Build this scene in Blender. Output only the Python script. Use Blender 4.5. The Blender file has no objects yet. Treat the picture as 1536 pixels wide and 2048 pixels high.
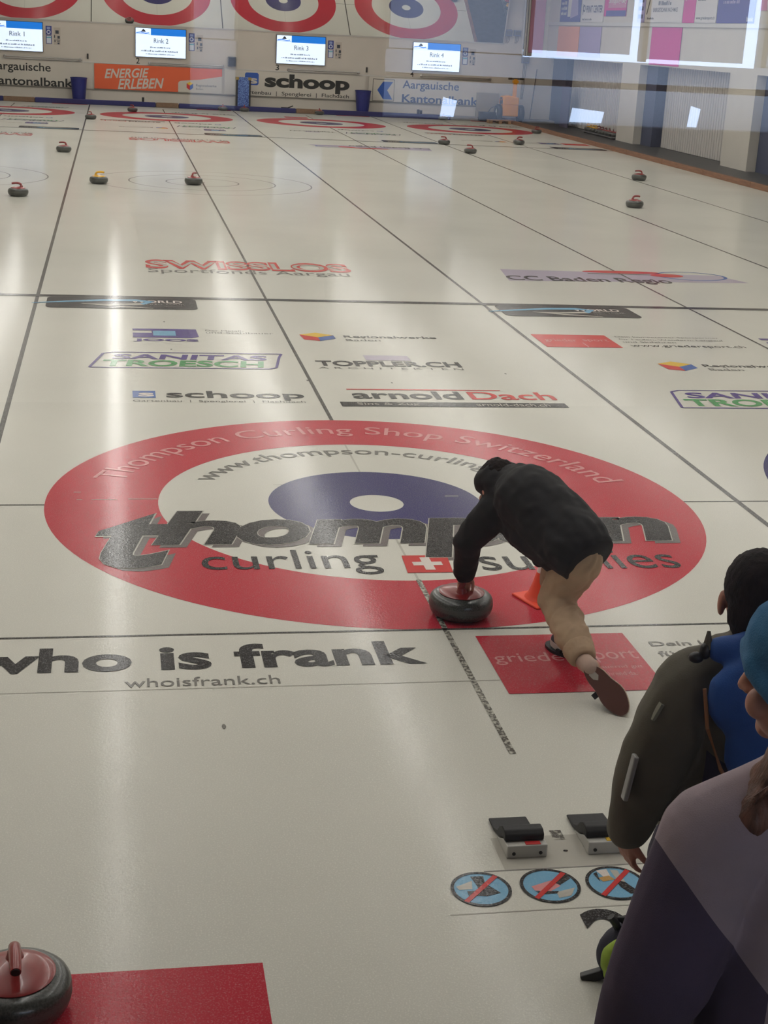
import bpy, bmesh, math, random
from mathutils import Vector, Matrix, noise
random.seed(4)
R = math.radians
SC = bpy.context.scene
COL = SC.collection

# ------------------------------------------------------------------ camera, world, exposure
CAM = (-1.4452, -7.7454, 2.5224); YAW, PIT, ROL, FPX = .19, .3155, -.0534, 2932.78
cf = Vector((math.sin(YAW)*math.cos(PIT), math.cos(YAW)*math.cos(PIT), -math.sin(PIT)))
cr = Vector((math.cos(YAW), -math.sin(YAW), 0)); cd = cf.cross(cr)
cr2 = cr*math.cos(ROL)+cd*math.sin(ROL); cd2 = cd*math.cos(ROL)-cr*math.sin(ROL)
cam_data = bpy.data.cameras.new('camera'); cam = bpy.data.objects.new('camera', cam_data); COL.objects.link(cam)
m = Matrix((cr2, -cd2, -cf)).transposed().to_4x4(); m.translation = Vector(CAM); cam.matrix_world = m
cam_data.sensor_fit = 'HORIZONTAL'; cam_data.sensor_width = 36.0; cam_data.lens = FPX*36.0/1536.0
cam_data.clip_start = .02; cam_data.clip_end = 200
SC.camera = cam

SKY = 13.5
LAMP_W = 11.5; UP_W = 37.0; LAMP_C = (1.0, .985, .95)
world = bpy.data.worlds.new('daylight'); SC.world = world; world.use_nodes = True
bgn = world.node_tree.nodes['Background']; bgn.inputs[0].default_value = (.56, .72, 1.0, 1); bgn.inputs[1].default_value = SKY
SC.view_settings.view_transform = 'Standard'; SC.view_settings.look = 'None'
SC.view_settings.exposure = 0.0; SC.view_settings.gamma = 1.0; SC.view_settings.use_curve_mapping = False
SC.cycles.use_denoising = True
SC.cycles.max_bounces = 8; SC.cycles.diffuse_bounces = 4; SC.cycles.glossy_bounces = 5; SC.cycles.transparent_max_bounces = 8
SC.cycles.sample_clamp_indirect = 4.0
SC.cycles.caustics_reflective = False; SC.cycles.caustics_refractive = False

# hall dimensions (metres; origin = near tee of the second rink, +Y down the ice)
W = 4.327; TEE2 = 34.747; HOG = 6.401; WALL = 40.0; XL, XR = -7.6, 12.7; YN = -7.4; CEIL = 5.3; BOARD = 10.87

# ------------------------------------------------------------------ materials
def lin(c):
    c = [v/255 for v in c]
    return tuple((v/12.92 if v <= .04045 else ((v+.055)/1.055)**2.4) for v in c)+(1,)
MATS = {}
def mat(name, rgb, rough=.6, metal=0, emit=0, spec=.5, var=0, vscale=20, bump=0, bscale=60, coat=0, stretch=None, var2=None):
    if name in MATS: return MATS[name]
    m = bpy.data.materials.new(name); m.use_nodes = True; nt = m.node_tree; b = nt.nodes['Principled BSDF']
    b.inputs['Base Color'].default_value = lin(rgb); b.inputs['Roughness'].default_value = rough
    b.inputs['Metallic'].default_value = metal; b.inputs['Specular IOR Level'].default_value = spec
    if coat: b.inputs['Coat Weight'].default_value = coat; b.inputs['Coat Roughness'].default_value = .08
    if emit:
        b.inputs['Emission Color'].default_value = lin(rgb); b.inputs['Emission Strength'].default_value = emit
    tc = nt.nodes.new('ShaderNodeTexCoord'); vec = tc.outputs['Object']
    if stretch:
        mp = nt.nodes.new('ShaderNodeMapping'); mp.inputs['Scale'].default_value = stretch
        nt.links.new(vec, mp.inputs['Vector']); vec = mp.outputs['Vector']
    if var or var2:
        n = nt.nodes.new('ShaderNodeTexNoise'); n.inputs['Scale'].default_value = vscale; n.inputs['Detail'].default_value = 4
        nt.links.new(vec, n.inputs['Vector'])
        mx = nt.nodes.new('ShaderNodeMix'); mx.data_type = 'RGBA'
        c = lin(rgb); v = var or .3
        mx.inputs['A'].default_value = tuple(min(1, x*(1-v)) for x in c[:3])+(1,)
        mx.inputs['B'].default_value = lin(var2) if var2 else tuple(min(1, x*(1+v)) for x in c[:3])+(1,)
        rp = nt.nodes.new('ShaderNodeMapRange'); rp.inputs['From Min'].default_value = .35; rp.inputs['From Max'].default_value = .65
        nt.links.new(n.outputs['Fac'], rp.inputs['Value']); nt.links.new(rp.outputs['Result'], mx.inputs['Factor'])
        nt.links.new(mx.outputs['Result'], b.inputs['Base Color'])
    if bump:
        n2 = nt.nodes.new('ShaderNodeTexNoise'); n2.inputs['Scale'].default_value = bscale; n2.inputs['Detail'].default_value = 3
        nt.links.new(vec, n2.inputs['Vector'])
        bp = nt.nodes.new('ShaderNodeBump'); bp.inputs['Strength'].default_value = bump; bp.inputs['Distance'].default_value = .01
        nt.links.new(n2.outputs['Fac'], bp.inputs['Height']); nt.links.new(bp.outputs['Normal'], b.inputs['Normal'])
    MATS[name] = m; return m

def ice(name, rgb, grain=.10, wear=0):
    """paint seen through pebbled ice: every colour shares the same wet gloss and pebble relief"""
    if name in MATS: return MATS[name]
    m = bpy.data.materials.new(name); m.use_nodes = True; nt = m.node_tree; b = nt.nodes['Principled BSDF']; L = nt.links.new
    geo = nt.nodes.new('ShaderNodeNewGeometry'); pos = geo.outputs['Position']
    big = nt.nodes.new('ShaderNodeTexNoise'); big.inputs['Scale'].default_value = .5; big.inputs['Detail'].default_value = 5
    L(pos, big.inputs['Vector'])
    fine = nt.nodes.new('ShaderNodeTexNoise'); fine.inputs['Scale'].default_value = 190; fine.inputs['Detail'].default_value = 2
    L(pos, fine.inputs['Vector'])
    c = lin(rgb)
    def mixc(fac_socket, f0, f1, A, B):
        rp = nt.nodes.new('ShaderNodeMapRange'); rp.inputs['From Min'].default_value = f0; rp.inputs['From Max'].default_value = f1
        L(fac_socket, rp.inputs['Value'])
        mx = nt.nodes.new('ShaderNodeMix'); mx.data_type = 'RGBA'; L(rp.outputs['Result'], mx.inputs['Factor'])
        for k, v in (('A', A), ('B', B)):
            if isinstance(v, tuple): mx.inputs[k].default_value = v
            else: L(v, mx.inputs[k])
        return mx.outputs['Result']
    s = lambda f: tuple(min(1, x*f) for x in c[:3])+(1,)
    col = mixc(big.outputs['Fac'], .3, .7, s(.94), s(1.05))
    grain_glint = tuple(x+(.62-x)*grain*1.6 for x in c[:3])+(1,) if c[0] < .55 else s(1.16)  # print grain on dark paint; on pale ice, glitter painted as lighter specks
    col = mixc(fine.outputs['Fac'], .52, .72, col, grain_glint)
    if wear:
        wn = nt.nodes.new('ShaderNodeTexNoise'); wn.inputs['Scale'].default_value = 60; wn.inputs['Detail'].default_value = 3
        L(pos, wn.inputs['Vector']); col = mixc(wn.outputs['Fac'], .46, .62, col, lin((190, 187, 175)))
    nt.nodes.remove(b); out = nt.nodes['Material Output']
    dif = nt.nodes.new('ShaderNodeBsdfDiffuse'); glo = nt.nodes.new('ShaderNodeBsdfGlossy'); mixs = nt.nodes.new('ShaderNodeMixShader')
    L(col, dif.inputs['Color']); L(mixs.outputs[0], out.inputs['Surface']); L(dif.outputs[0], mixs.inputs[1]); L(glo.outputs[0], mixs.inputs[2])
    fre = nt.nodes.new('ShaderNodeFresnel'); fre.inputs['IOR'].default_value = 1.22
    cap = nt.nodes.new('ShaderNodeMath'); cap.operation = 'MINIMUM'; cap.inputs[1].default_value = .37      # frosted ice never turns into a full mirror
    L(fre.outputs[0], cap.inputs[0]); L(cap.outputs[0], mixs.inputs[0])
    peb = nt.nodes.new('ShaderNodeTexNoise'); peb.inputs['Scale'].default_value = 95; peb.inputs['Detail'].default_value = 2.5
    L(pos, peb.inputs['Vector'])
    grain_n = nt.nodes.new('ShaderNodeTexNoise'); grain_n.inputs['Scale'].default_value = 230; grain_n.inputs['Detail'].default_value = 1
    L(pos, grain_n.inputs['Vector'])
    gr = nt.nodes.new('ShaderNodeMapRange'); gr.inputs['From Min'].default_value = .60; gr.inputs['From Max'].default_value = .74; L(grain_n.outputs['Fac'], gr.inputs['Value'])
    ad = nt.nodes.new('ShaderNodeMath'); ad.operation = 'MULTIPLY_ADD'; ad.inputs[1].default_value = .55; L(gr.outputs['Result'], ad.inputs[0]); L(peb.outputs['Fac'], ad.inputs[2])
    sc = nt.nodes.new('ShaderNodeMapping'); sc.inputs['Scale'].default_value = (3.2, .35, 1); L(pos, sc.inputs['Vector'])
    swp = nt.nodes.new('ShaderNodeTexNoise'); swp.inputs['Scale'].default_value = 1.0; L(sc.outputs['Vector'], swp.inputs['Vector'])
    rr = nt.nodes.new('ShaderNodeMapRange'); rr.inputs['From Min'].default_value = .3; rr.inputs['From Max'].default_value = .7
    rr.inputs['To Min'].default_value = .05; rr.inputs['To Max'].default_value = .09
    L(swp.outputs['Fac'], rr.inputs['Value']); L(rr.outputs['Result'], glo.inputs['Roughness'])
    bp = nt.nodes.new('ShaderNodeBump'); bp.inputs['Strength'].default_value = .085; bp.inputs['Distance'].default_value = .004
    L(ad.outputs[0], bp.inputs['Height']); L(bp.outputs['Normal'], glo.inputs['Normal']); L(bp.outputs['Normal'], dif.inputs['Normal'])
    MATS[name] = m; return m

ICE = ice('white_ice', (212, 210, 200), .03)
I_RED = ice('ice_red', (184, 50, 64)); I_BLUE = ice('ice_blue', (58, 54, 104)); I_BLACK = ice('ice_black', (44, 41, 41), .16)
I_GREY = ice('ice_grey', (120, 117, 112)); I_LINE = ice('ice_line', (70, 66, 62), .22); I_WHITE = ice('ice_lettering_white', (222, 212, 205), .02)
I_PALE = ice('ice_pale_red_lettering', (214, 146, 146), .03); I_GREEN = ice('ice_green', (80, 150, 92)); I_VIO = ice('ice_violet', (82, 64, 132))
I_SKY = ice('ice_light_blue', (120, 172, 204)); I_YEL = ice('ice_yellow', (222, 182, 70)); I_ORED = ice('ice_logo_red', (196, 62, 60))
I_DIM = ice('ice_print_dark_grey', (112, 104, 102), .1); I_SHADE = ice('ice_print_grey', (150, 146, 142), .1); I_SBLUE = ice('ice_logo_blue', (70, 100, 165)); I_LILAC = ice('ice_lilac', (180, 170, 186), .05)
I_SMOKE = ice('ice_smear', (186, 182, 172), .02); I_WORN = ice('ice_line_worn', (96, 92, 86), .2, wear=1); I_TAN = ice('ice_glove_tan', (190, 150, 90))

# ------------------------------------------------------------------ mesh helpers
class MB:
    def __init__(s, tf=None): s.v = []; s.f = []; s.m = []; s.mats = []; s.tf = tf
    def mi(s, m):
        if m not in s.mats: s.mats.append(m)
        return s.mats.index(m)
    def add(s, vs, fs, m, M=None):
        o = len(s.v); k = s.mi(m)
        for p in vs:
            p = Vector(p)
            if M is not None: p = M @ p
            if s.tf: p = Vector(s.tf(p))
            s.v.append(p)
        for f in fs: s.f.append([i+o for i in f]); s.m.append(k)
        return s
    def box(s, x0, x1, y0, y1, z0, z1, m, M=None):
        return s.add([(x0,y0,z0),(x1,y0,z0),(x1,y1,z0),(x0,y1,z0),(x0,y0,z1),(x1,y0,z1),(x1,y1,z1),(x0,y1,z1)],
                     [(3,2,1,0),(4,5,6,7),(0,1,5,4),(1,2,6,5),(2,3,7,6),(3,0,4,7)], m, M)
    def lathe(s, prof, m, n=40, M=None, cap=True):
        vs = []; fs = []
        for r, z in prof:
            for k in range(n): a = 2*math.pi*k/n; vs.append((r*math.cos(a), r*math.sin(a), z))
        for i in range(len(prof)-1):
            for k in range(n): a, b = i*n+k, i*n+(k+1) % n; fs.append((a, b, b+n, a+n))
        if cap:
            fs.append(tuple(range(n))[::-1]); fs.append(tuple((len(prof)-1)*n+k for k in range(n)))
        return s.add(vs, fs, m, M)
    def tube(s, pts, rad, m, n=12, M=None):
        pts = [Vector(p) for p in pts]; rad = rad if isinstance(rad, (list, tuple)) else [rad]*len(pts)
        vs = []; fs = []; up = Vector((0, 0, 1))
        for i, p in enumerate(pts):
            t = (pts[min(i+1, len(pts)-1)]-pts[max(i-1, 0)]).normalized()
            a = t.cross(up if abs(t.z) < .92 else Vector((0, 1, 0))).normalized(); b = a.cross(t)
            for k in range(n):
                g = 2*math.pi*k/n; vs.append(p+(a*math.cos(g)+b*math.sin(g))*rad[i])
        for i in range(len(pts)-1):
            for k in range(n): a, b = i*n+k, i*n+(k+1) % n; fs.append((a, b, b+n, a+n))
        fs.append(tuple(range(n))[::-1]); fs.append(tuple((len(pts)-1)*n+k for k in range(n)))
        return s.add(vs, fs, m, M)
    def prism(s, poly, z0, z1, m, M=None):
        n = len(poly); vs = [(x, y, z0) for x, y in poly]+[(x, y, z1) for x, y in poly]
        fs = [tuple(range(n))[::-1], tuple(range(n, 2*n))]+[(k, (k+1) % n, (k+1) % n+n, k+n) for k in range(n)]
        return s.add(vs, fs, m, M)
    def poly(s, pts, z, m):
        if sum(p[0]*q[1]-q[0]*p[1] for p, q in zip(pts, pts[1:]+pts[:1])) < 0: pts = pts[::-1]   # always face up
        return s.add([(x, y, z) for x, y in pts], [tuple(range(len(pts)))], m)
    def rect(s, x0, x1, y0, y1, z, m): return s.poly([(x0,y0),(x1,y0),(x1,y1),(x0,y1)], z, m)
    def ring(s, cx, cy, r0, r1, z, m, n=128, sx=1, a0=0, a1=360):
        vs = []; fs = []; full = a1-a0 >= 360
        for k in range(n+(0 if full else 1)):
            a = R(a0+(a1-a0)*k/n)
            for r in (r0, r1): vs.append((cx+sx*r*math.cos(a), cy+r*math.sin(a), z))
        N = len(vs)//2
        for k in range(N if full else N-1): a, b = 2*k, 2*((k+1) % N); fs.append((a, a+1, b+1, b))
        return s.add(vs, fs, m)
    def disc(s, cx, cy, rx, ry, z, m, n=48):
        return s.poly([(cx+rx*math.cos(2*math.pi*k/n), cy+ry*math.sin(2*math.pi*k/n)) for k in range(n)], z, m)
    def text(s, txt, x0, x1, y0, y1, z, m, bold=0, shear=0, fn=None):
        """lettering whose ink fills the box x0..x1, y0..y1 (fn bends it)"""
        vs, fs = glyphs(txt, bold, shear)
        P = []
        for x, y in vs:
            q = (x0+(x1-x0)*x, y0+(y1-y0)*y)
            if fn: q = fn(*q)
            P.append((q[0], q[1], z))
        return s.add(P, fs, m)
    def words(s, x0, x1, y0, y1, z, m):
        # unreadable small print: uneven strokes
        rn = random.Random(int((x0+y0)*977)); x = x0; h = y1-y0
        while x < x1-h*.4:
            w = min(h*rn.uniform(.35, .8), x1-x); s.rect(x, x+w, y0, y0+h*rn.choice((.7, .7, 1)), z, m); x += w+h*rn.choice((.15, .15, .2, .6))
    def build(s, name, parent=None, smooth=False, bevel=0, loc=None, rotz=0, sub=0):
        me = bpy.data.meshes.new(name); me.from_pydata([tuple(p) for p in s.v], [], s.f); me.update()
        for m in s.mats: me.materials.append(m)
        me.polygons.foreach_set('material_index', s.m)
        if smooth: me.polygons.foreach_set('use_smooth', [True]*len(me.polygons))
        o = bpy.data.objects.new(name, me); COL.objects.link(o)
        if parent is not None: o.parent = parent
        if loc is not None: o.location = loc
        o.rotation_euler.z = rotz
        if bevel:
            b = o.modifiers.new('bevel', 'BEVEL'); b.width = bevel; b.segments = 2; b.limit_method = 'ANGLE'
        if smooth and not sub:
            me.polygons.foreach_set('use_smooth', [True]*len(me.polygons))
            try: me.set_sharp_from_angle(angle=R(40))
            except Exception: pass
        if sub:
            b = o.modifiers.new('sub', 'SUBSURF'); b.levels = sub; b.render_levels = sub
        return o
GL = {}
def glyphs(txt, bold=0, shear=0):
    key = (txt, bold, shear)
    if key in GL: return GL[key]
    cu = bpy.data.curves.new('lettering', 'FONT'); cu.body = txt; cu.offset = bold; cu.shear = shear
    cu.dimensions = '2D'; cu.fill_mode = 'BOTH'; cu.resolution_u = 4
    o = bpy.data.objects.new('lettering', cu); COL.objects.link(o)
    dg = bpy.context.evaluated_depsgraph_get(); me = bpy.data.meshes.new_from_object(o.evaluated_get(dg))
    vs = [(v.co.x, v.co.y) for v in me.vertices]; fs = []
    for p in me.polygons:
        f = list(p.vertices)
        if p.normal.z < 0: f.reverse()
        fs.append(tuple(f))
    bpy.data.objects.remove(o); bpy.data.meshes.remove(me); bpy.data.curves.remove(cu)
    xs = [v[0] for v in vs]; ys = [v[1] for v in vs]; ax, bx, ay, by = min(xs), max(xs), min(ys), max(ys)
    vs = [((x-ax)/(bx-ax), (y-ay)/(by-ay)) for x, y in vs]
    GL[key] = (vs, fs); return GL[key]

def thing(name, label, cat, loc=(0, 0, 0), rotz=0, group=None):
    o = bpy.data.objects.new(name, None); COL.objects.link(o); o.location = loc; o.rotation_euler = (0, 0, rotz); o.empty_display_size = .1
    return tag(o, label, cat, group)
def tag(o, label, cat, group=None):
    o['label'] = label; o['category'] = cat
    if group: o['group'] = group
    return o
def struct(o): o['kind'] = 'structure'; return o
def dup(root, label, loc, rotz=0):
    r = root.copy(); COL.objects.link(r); r.location = loc; r.rotation_euler = (0, 0, rotz); r['label'] = label
    for ch in list(root.children):
        c = ch.copy(); COL.objects.link(c); c.parent = r
        for g in list(ch.children):
            d = g.copy(); COL.objects.link(d); d.parent = c
    return r

# ------------------------------------------------------------------ shell of the hall
M_WALL = mat('wall_paint', (206, 199, 188), .55, var=.03, vscale=1.2)
M_WHITE = mat('white_panel', (206, 201, 192), .45, var=.02, vscale=2)
M_CEIL = mat('ceiling_white', (196, 195, 191), .8)
M_DARK = mat('dark_rubber_floor', (62, 62, 64), .5, var=.12, vscale=6)
M_STEEL = mat('blue_grey_steel', (58, 66, 92), .5, var=.08)
M_BLACK = mat('black_plastic', (22, 21, 22), .45); M_GREYP = mat('grey_plastic', (96, 96, 98), .5)
M_CHROME = mat('brushed_metal', (170, 168, 164), .3, metal=1); M_PALEM = mat('pale_metal', (205, 203, 198), .4)

struct(MB().box(XL-.2, XR+.3, -14, WALL+.2, -.25, -.03, M_DARK).build('floor'))
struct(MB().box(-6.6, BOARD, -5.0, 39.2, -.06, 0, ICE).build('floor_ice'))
floor_ice = bpy.data.objects['floor_ice']
struct(MB().box(-6.6, BOARD, YN, -5.0, -.05, 0, M_DARK).build('floor_walkway_near'))
struct(MB().box(-7.5, XR, 39.3, WALL, -.03, .10, mat('ledge_grey', (128, 124, 118), .6)).build('trim_ledge_far'))
struct(MB().box(BOARD+.07, XR, -7.4, 39.3, -.03, .02, M_DARK).build('floor_side_strip'))
struct(MB().box(XL-.2, XR+.3, WALL, WALL+.2, -.25, CEIL, M_WALL).build('wall_far'))
struct(MB().box(XL-.2, XL, -14, WALL, -.25, CEIL, M_WALL).build('wall_left'))
struct(MB().box(XL-.2, XR+.3, -14, WALL+.2, CEIL, CEIL+.15, M_CEIL).build('ceiling'))
# right wall: upper band, piers, corrugated recesses, dark columns
struct(MB().box(12.25, XR+.3, -7.4, WALL, 2.06, CEIL, M_WHITE).build('wall_right_upper'))
struct(MB().box(12.19, 12.25, -7.4, WALL, 3.02, 3.11, M_PALEM).build('trim_rail_right'))
struct(MB().box(XR+.12, XR+.3, -7.4, WALL, -.05, 2.06, M_DARK).build('wall_right_back'))
corr = MB(); M_CORR = mat('corrugated_white', (198, 194, 190), .5)
def corrug(y0, y1):
    mb = MB(); n = int((y1-y0)/.15); 
    pts = []
    for k in range(n):
        a = y0+(y1-y0)*k/n; d = (y1-y0)/n
        pts += [(12.7, a), (12.7, a+d*.78), (12.735, a+d*.83), (12.735, a+d*.95)]
    pts.append((12.7, y1))
    vs = [(x, y, .03) for x, y in pts]+[(x, y, 2.06) for x, y in pts]; N = len(pts)
    mb.add(vs, [(k, k+N, k+1+N, k+1) for k in range(N-1)], M_CORR)
    return struct(mb.build('wall_right_corrugated'))
for y0, y1 in ((32.4, 38.4), (25.9, 30.05), (17.4, 22.2), (9.9, 14.7), (2.4, 7.2)): corrug(y0, y1)
for y0, y1 in ((30.98, 32.4), (23.43, 24.9), (15.9, 17.4), (8.4, 9.9), (.9, 2.4)):
    struct(MB().box(12.25, 12.8, y0, y1, .02, 2.06, M_WHITE).build('wall_right_pier'))
    struct(MB().box(12.45, 12.8, y0-.85, y0-.05, .02, 2.06, M_STEEL).build('wall_right_column'))
struct(MB().box(12.5, 12.8, 38.45, 39.95, .02, 2.06, M_STEEL).build('wall_right_column'))
# near end: plinth below the viewing pane, and the viewing room behind the camera
M_ROOM = mat('viewing_room_wall', (120, 112, 108), .7); M_CARPET = mat('viewing_room_carpet', (50, 48, 56), .9)
struct(MB().box(XL, XR, YN-.1, YN, -.05, .95, M_WALL).build('wall_near_plinth'))
struct(MB().box(XL, XR, YN-.1, YN, 3.9, CEIL, M_WALL).build('wall_near_top'))
struct(MB().box(XL, XR, -13.6, YN-.1, .85, .95, M_CARPET).build('floor_viewing_room'))
struct(MB().box(XL, XR, -13.6, YN-.1, 3.9, 3.98, M_CEIL).build('ceiling_viewing_room'))
struct(MB().box(XL, XR, -13.6, -13.4, .95, 2.19, mat('viewing_room_white', (150, 146, 144), .7)).build('wall_back_lower'))
struct(MB().box(XL, -1.14, -13.6, -13.4, 2.19, 3.9, M_ROOM).build('wall_back_left'))
struct(MB().box(-.95, -.34, -13.6, -13.4, 2.19, 3.9, M_ROOM).build('wall_back_silhouette'))  # dark wall piece added in place of silhouettes reflected in the pane
struct(MB().box(4.2, XR, -13.6, -13.4, 2.19, 3.9, M_ROOM).build('wall_back_right'))
struct(MB().box(XR, XR+.15, -13.6, YN, -.05, 3.98, M_ROOM).build('wall_back_side'))
pane_m = bpy.data.materials.new('window_glass'); pane_m.use_nodes = True; nt = pane_m.node_tree; nt.nodes.clear()
o_ = nt.nodes.new('ShaderNodeOutputMaterial'); mx_ = nt.nodes.new('ShaderNodeMixShader'); tr_ = nt.nodes.new('ShaderNodeBsdfTransparent'); gl_ = nt.nodes.new('ShaderNodeBsdfGlossy')
gl_.inputs['Roughness'].default_value = 0; mx_.inputs[0].default_value = .085; tr_.inputs[0].default_value = (.985, .985, .98, 1)
nt.links.new(tr_.outputs[0], mx_.inputs[1]); nt.links.new(gl_.outputs[0], mx_.inputs[2]); nt.links.new(mx_.outputs[0], o_.inputs[0])
pane = MB(); pane.add([(-4.6, YN-.05, .95), (4.6, YN-.05, .95), (4.6, YN-.05, 3.9), (-4.6, YN-.05, 3.9)], [(0, 1, 2, 3)], pane_m)
struct(pane.build('window_1'))
for a, b in ((XL, -4.6), (4.6, XR)): struct(MB().box(a, b, YN-.1, YN, .95, 3.9, M_WALL).build('wall_near_side'))
blind_m = bpy.data.materials.new('haze_blind'); blind_m.use_nodes = True; nt = blind_m.node_tree; nt.nodes.clear()
o_ = nt.nodes.new('ShaderNodeOutputMaterial'); tl_ = nt.nodes.new('ShaderNodeBsdfTranslucent'); tl_.inputs[0].default_value = (.20, .195, .20, 1)
nt.links.new(tl_.outputs[0], o_.inputs[0])
M_FRAME = mat('white_window_frame', (200, 200, 198), .4)
for k, (a, b, l, r, z0) in enumerate(((-.34, .27, 0, 0, 2.46), (.27, .775, .0, .03, 2.485), (.775, 1.32, .02, .055, 2.472), (1.32, 4.2, .0, 0, 2.46), (-1.14, -.95, 0, 0, 2.46))):
    wd = MB().box(a, a+.012, -13.45, -13.4, 2.46, 3.9, M_FRAME).box(b-.012, b, -13.45, -13.4, 2.46, 3.9, M_FRAME).build('window_%d' % (k+2)); struct(wd)
    bl = MB(); bl.add([(a+l, -13.5, z0), (b-r, -13.5, z0), (b-r, -13.5, 3.9), (a+l, -13.5, 3.9)], [(0, 1, 2, 3)], blind_m)  # unseen blinds, added to shape the reflected haze and bright slits
    zt = 2.455 if r else 2.465
    glint_gaps = {0: (-.075, -.015, 2.275), 1: (.50, .645, 2.255), 2: (1.04, 1.085, 2.285)}.get(k)  # openings cut to imitate bright chair highlights in the pane
    if glint_gaps:
        g0, g1, gz = glint_gaps
        bl.add([(a, -13.5, 2.19), (g0, -13.5, 2.19), (g0+.01, -13.5, gz), (g1+.012, -13.5, gz-.012), (g1, -13.5, 2.19), (b, -13.5, 2.19), (b, -13.5, zt), (a, -13.5, zt)], [(0, 1, 2, 7), (2, 3, 6, 7), (3, 4, 5, 6)], blind_m)
    else: bl.add([(a, -13.5, 2.19), (b, -13.5, 2.19), (b, -13.5, zt), (a, -13.5, zt)], [(0, 1, 2, 3)], blind_m)  # lower panel added to carry the haze below the windows
    wd.data.name = 'window'
    bl.build('added_blind', wd)
struct(MB().box(-.34, 4.2, -13.42, -13.36, 2.345, 2.37, mat('oak_rail', (150, 118, 84), .5)).build('trim_window_rail'))
rl = bpy.data.lights.new('added_room_light', 'AREA'); rl.shape = 'RECTANGLE'; rl.size = 4; rl.size_y = .3; rl.energy = 60; rl.color = (1, .95, .9)  # unseen lamp added to brighten the back wall for the pane reflection
ro = bpy.data.objects.new('added_room_light', rl); COL.objects.link(ro); ro.location = (1.5, -11.8, 3.85)

# ------------------------------------------------------------------ mirror leaning over the far end
mt = mat('mirror_silver', (236, 236, 232), .0, metal=1)
T = R(17.3); ML = 2.5; zb = 2.39
mb = MB(); ex = Vector((1, 0, 0)); ey = Vector((0, -math.sin(T), math.cos(T))); en = Vector((0, -math.cos(T), -math.sin(T)))
MM = Matrix.Translation((0, WALL-.02, zb)) @ Matrix((ex, ey, en)).transposed().to_4x4()
mir = MB().box(-7.0, 10.78, 0, ML, -.02, 0, mt, MM).build('mirror')
tag(mir, 'long mirror tilted forward above the screens, showing the far houses', 'mirror')
fr = MB().box(-7.0, 10.8, -.035, 0, -.03, .012, M_PALEM, MM); fr.box(10.78, 10.81, -.03, ML, -.03, .012, M_PALEM, MM); fr.build('frame', mir)
for x in (-6, -2, 2, 6, 10): MB().box(x, x+.06, WALL-.55, WALL, 4.55, 4.61, M_PALEM).build('bracket', mir)

# ------------------------------------------------------------------ ceiling lights (rows run down the hall)
hm = mat('lamp_housing', (225, 225, 222), .5)
proto = None
ROWS = (-4.25, -1.455, 1.6, 5.3, 9.0)
for i, x in enumerate(ROWS):
    for j in range(14):
        y = -2.6+j*3.0
        if proto is None:
            t = thing('ceiling_light', '', 'light', (x, y, 4.62), 0, 'lamps in rows under the hall ceiling')
            MB().box(-.10, .10, -1.32, 1.32, .012, .07, hm).build('housing', t); [MB().box(-.01, .01, q-.01, q+.01, .07, CEIL-4.62, hm).build('hanger', t) for q in (-.9, .9)]
            ld = bpy.data.lights.new('tube', 'AREA'); ld.shape = 'RECTANGLE'; ld.size = .13; ld.size_y = 2.6; ld.energy = LAMP_W; ld.color = LAMP_C
            lo = bpy.data.objects.new('tube', ld); COL.objects.link(lo); lo.parent = t
            lu = bpy.data.lights.new('added_uplight', 'AREA'); lu.shape = 'RECTANGLE'; lu.size = .18; lu.size_y = 2.6; lu.energy = UP_W; lu.color = LAMP_C  # upward lamp added for ceiling bounce, so the ice streaks stay weaker
            uo = bpy.data.objects.new('added_uplight', lu); COL.objects.link(uo); uo.parent = t; uo.location = (0, 0, .08); uo.rotation_euler = (math.pi, 0, 0)
            proto = t
        else: t = dup(proto, '', (x, y, 4.62))
        t['label'] = 'long strip lamp hanging above the ice in a row'

# ------------------------------------------------------------------ markings in the ice (flat paint, parts of the ice)
Z = lambda k: .0006+.0005*k
def paint(mb, name, x=0, y=0, rot=0):
    o = mb.build(name, floor_ice); o.location = (x, y, 0); o.rotation_euler.z = rot; return o
def again(o, x, y, rot=math.pi):
    c = o.copy(); COL.objects.link(c); c.location = (x, y, 0); c.rotation_euler.z = rot; return c

def rings(outer, inner):
    mb = MB(); mb.ring(0, 0, 1.219, 1.829, Z(0), outer); mb.ring(0, 0, .152, .61, Z(0), inner); return mb
h_std = paint(rings(I_RED, I_BLUE), 'house_rings')
h_blue = paint(rings(I_BLUE, I_RED), 'house_rings', W, 0)
for k in (-1, 2): again(h_std, W*k, 0)
for k in (-1, 0, 1, 2): again(h_std, W*k, TEE2)
# lines
mb = MB()
for k in (-1.5, -.5, .5, 1.5): mb.rect(W*k-.017, W*k+.017, -4.9, 39.1, Z(1), I_LINE)
paint(mb, 'side_line')
mb = MB()
for k in (-1, 0, 1, 2):
    for a, b in ((-2.6, -1.829), (-1.829, -1.21), (1.829, TEE2-1.829), (TEE2+1.829, TEE2+3.6)):
        mb.rect(W*k-.013, W*k+.013, a, b, Z(2), I_LINE if a > 0 else I_WORN)
    for a, b in ((-1.219, -.61), (.61, 1.219)):
        for q in (0, TEE2): mb.rect(W*k-.006, W*k+.006, q+a, q+b, Z(1), I_SMOKE)
    mb.rect(W*k-.013, W*k+.013, -3.02, -2.6, Z(2), I_WORN)
    mb.rect(W*k-.02, W*k+.02, -3.63, -3.57, Z(2), I_WORN)
paint(mb, 'centre_line')
mb = MB()
mb.rect(-6.6, BOARD, HOG-.055, HOG+.055, Z(3), I_BLACK); mb.rect(-6.6, BOARD, TEE2-HOG-.05, TEE2-HOG+.05, Z(3), I_LINE)
paint(mb, 'hog_line')
mb = MB()
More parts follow.
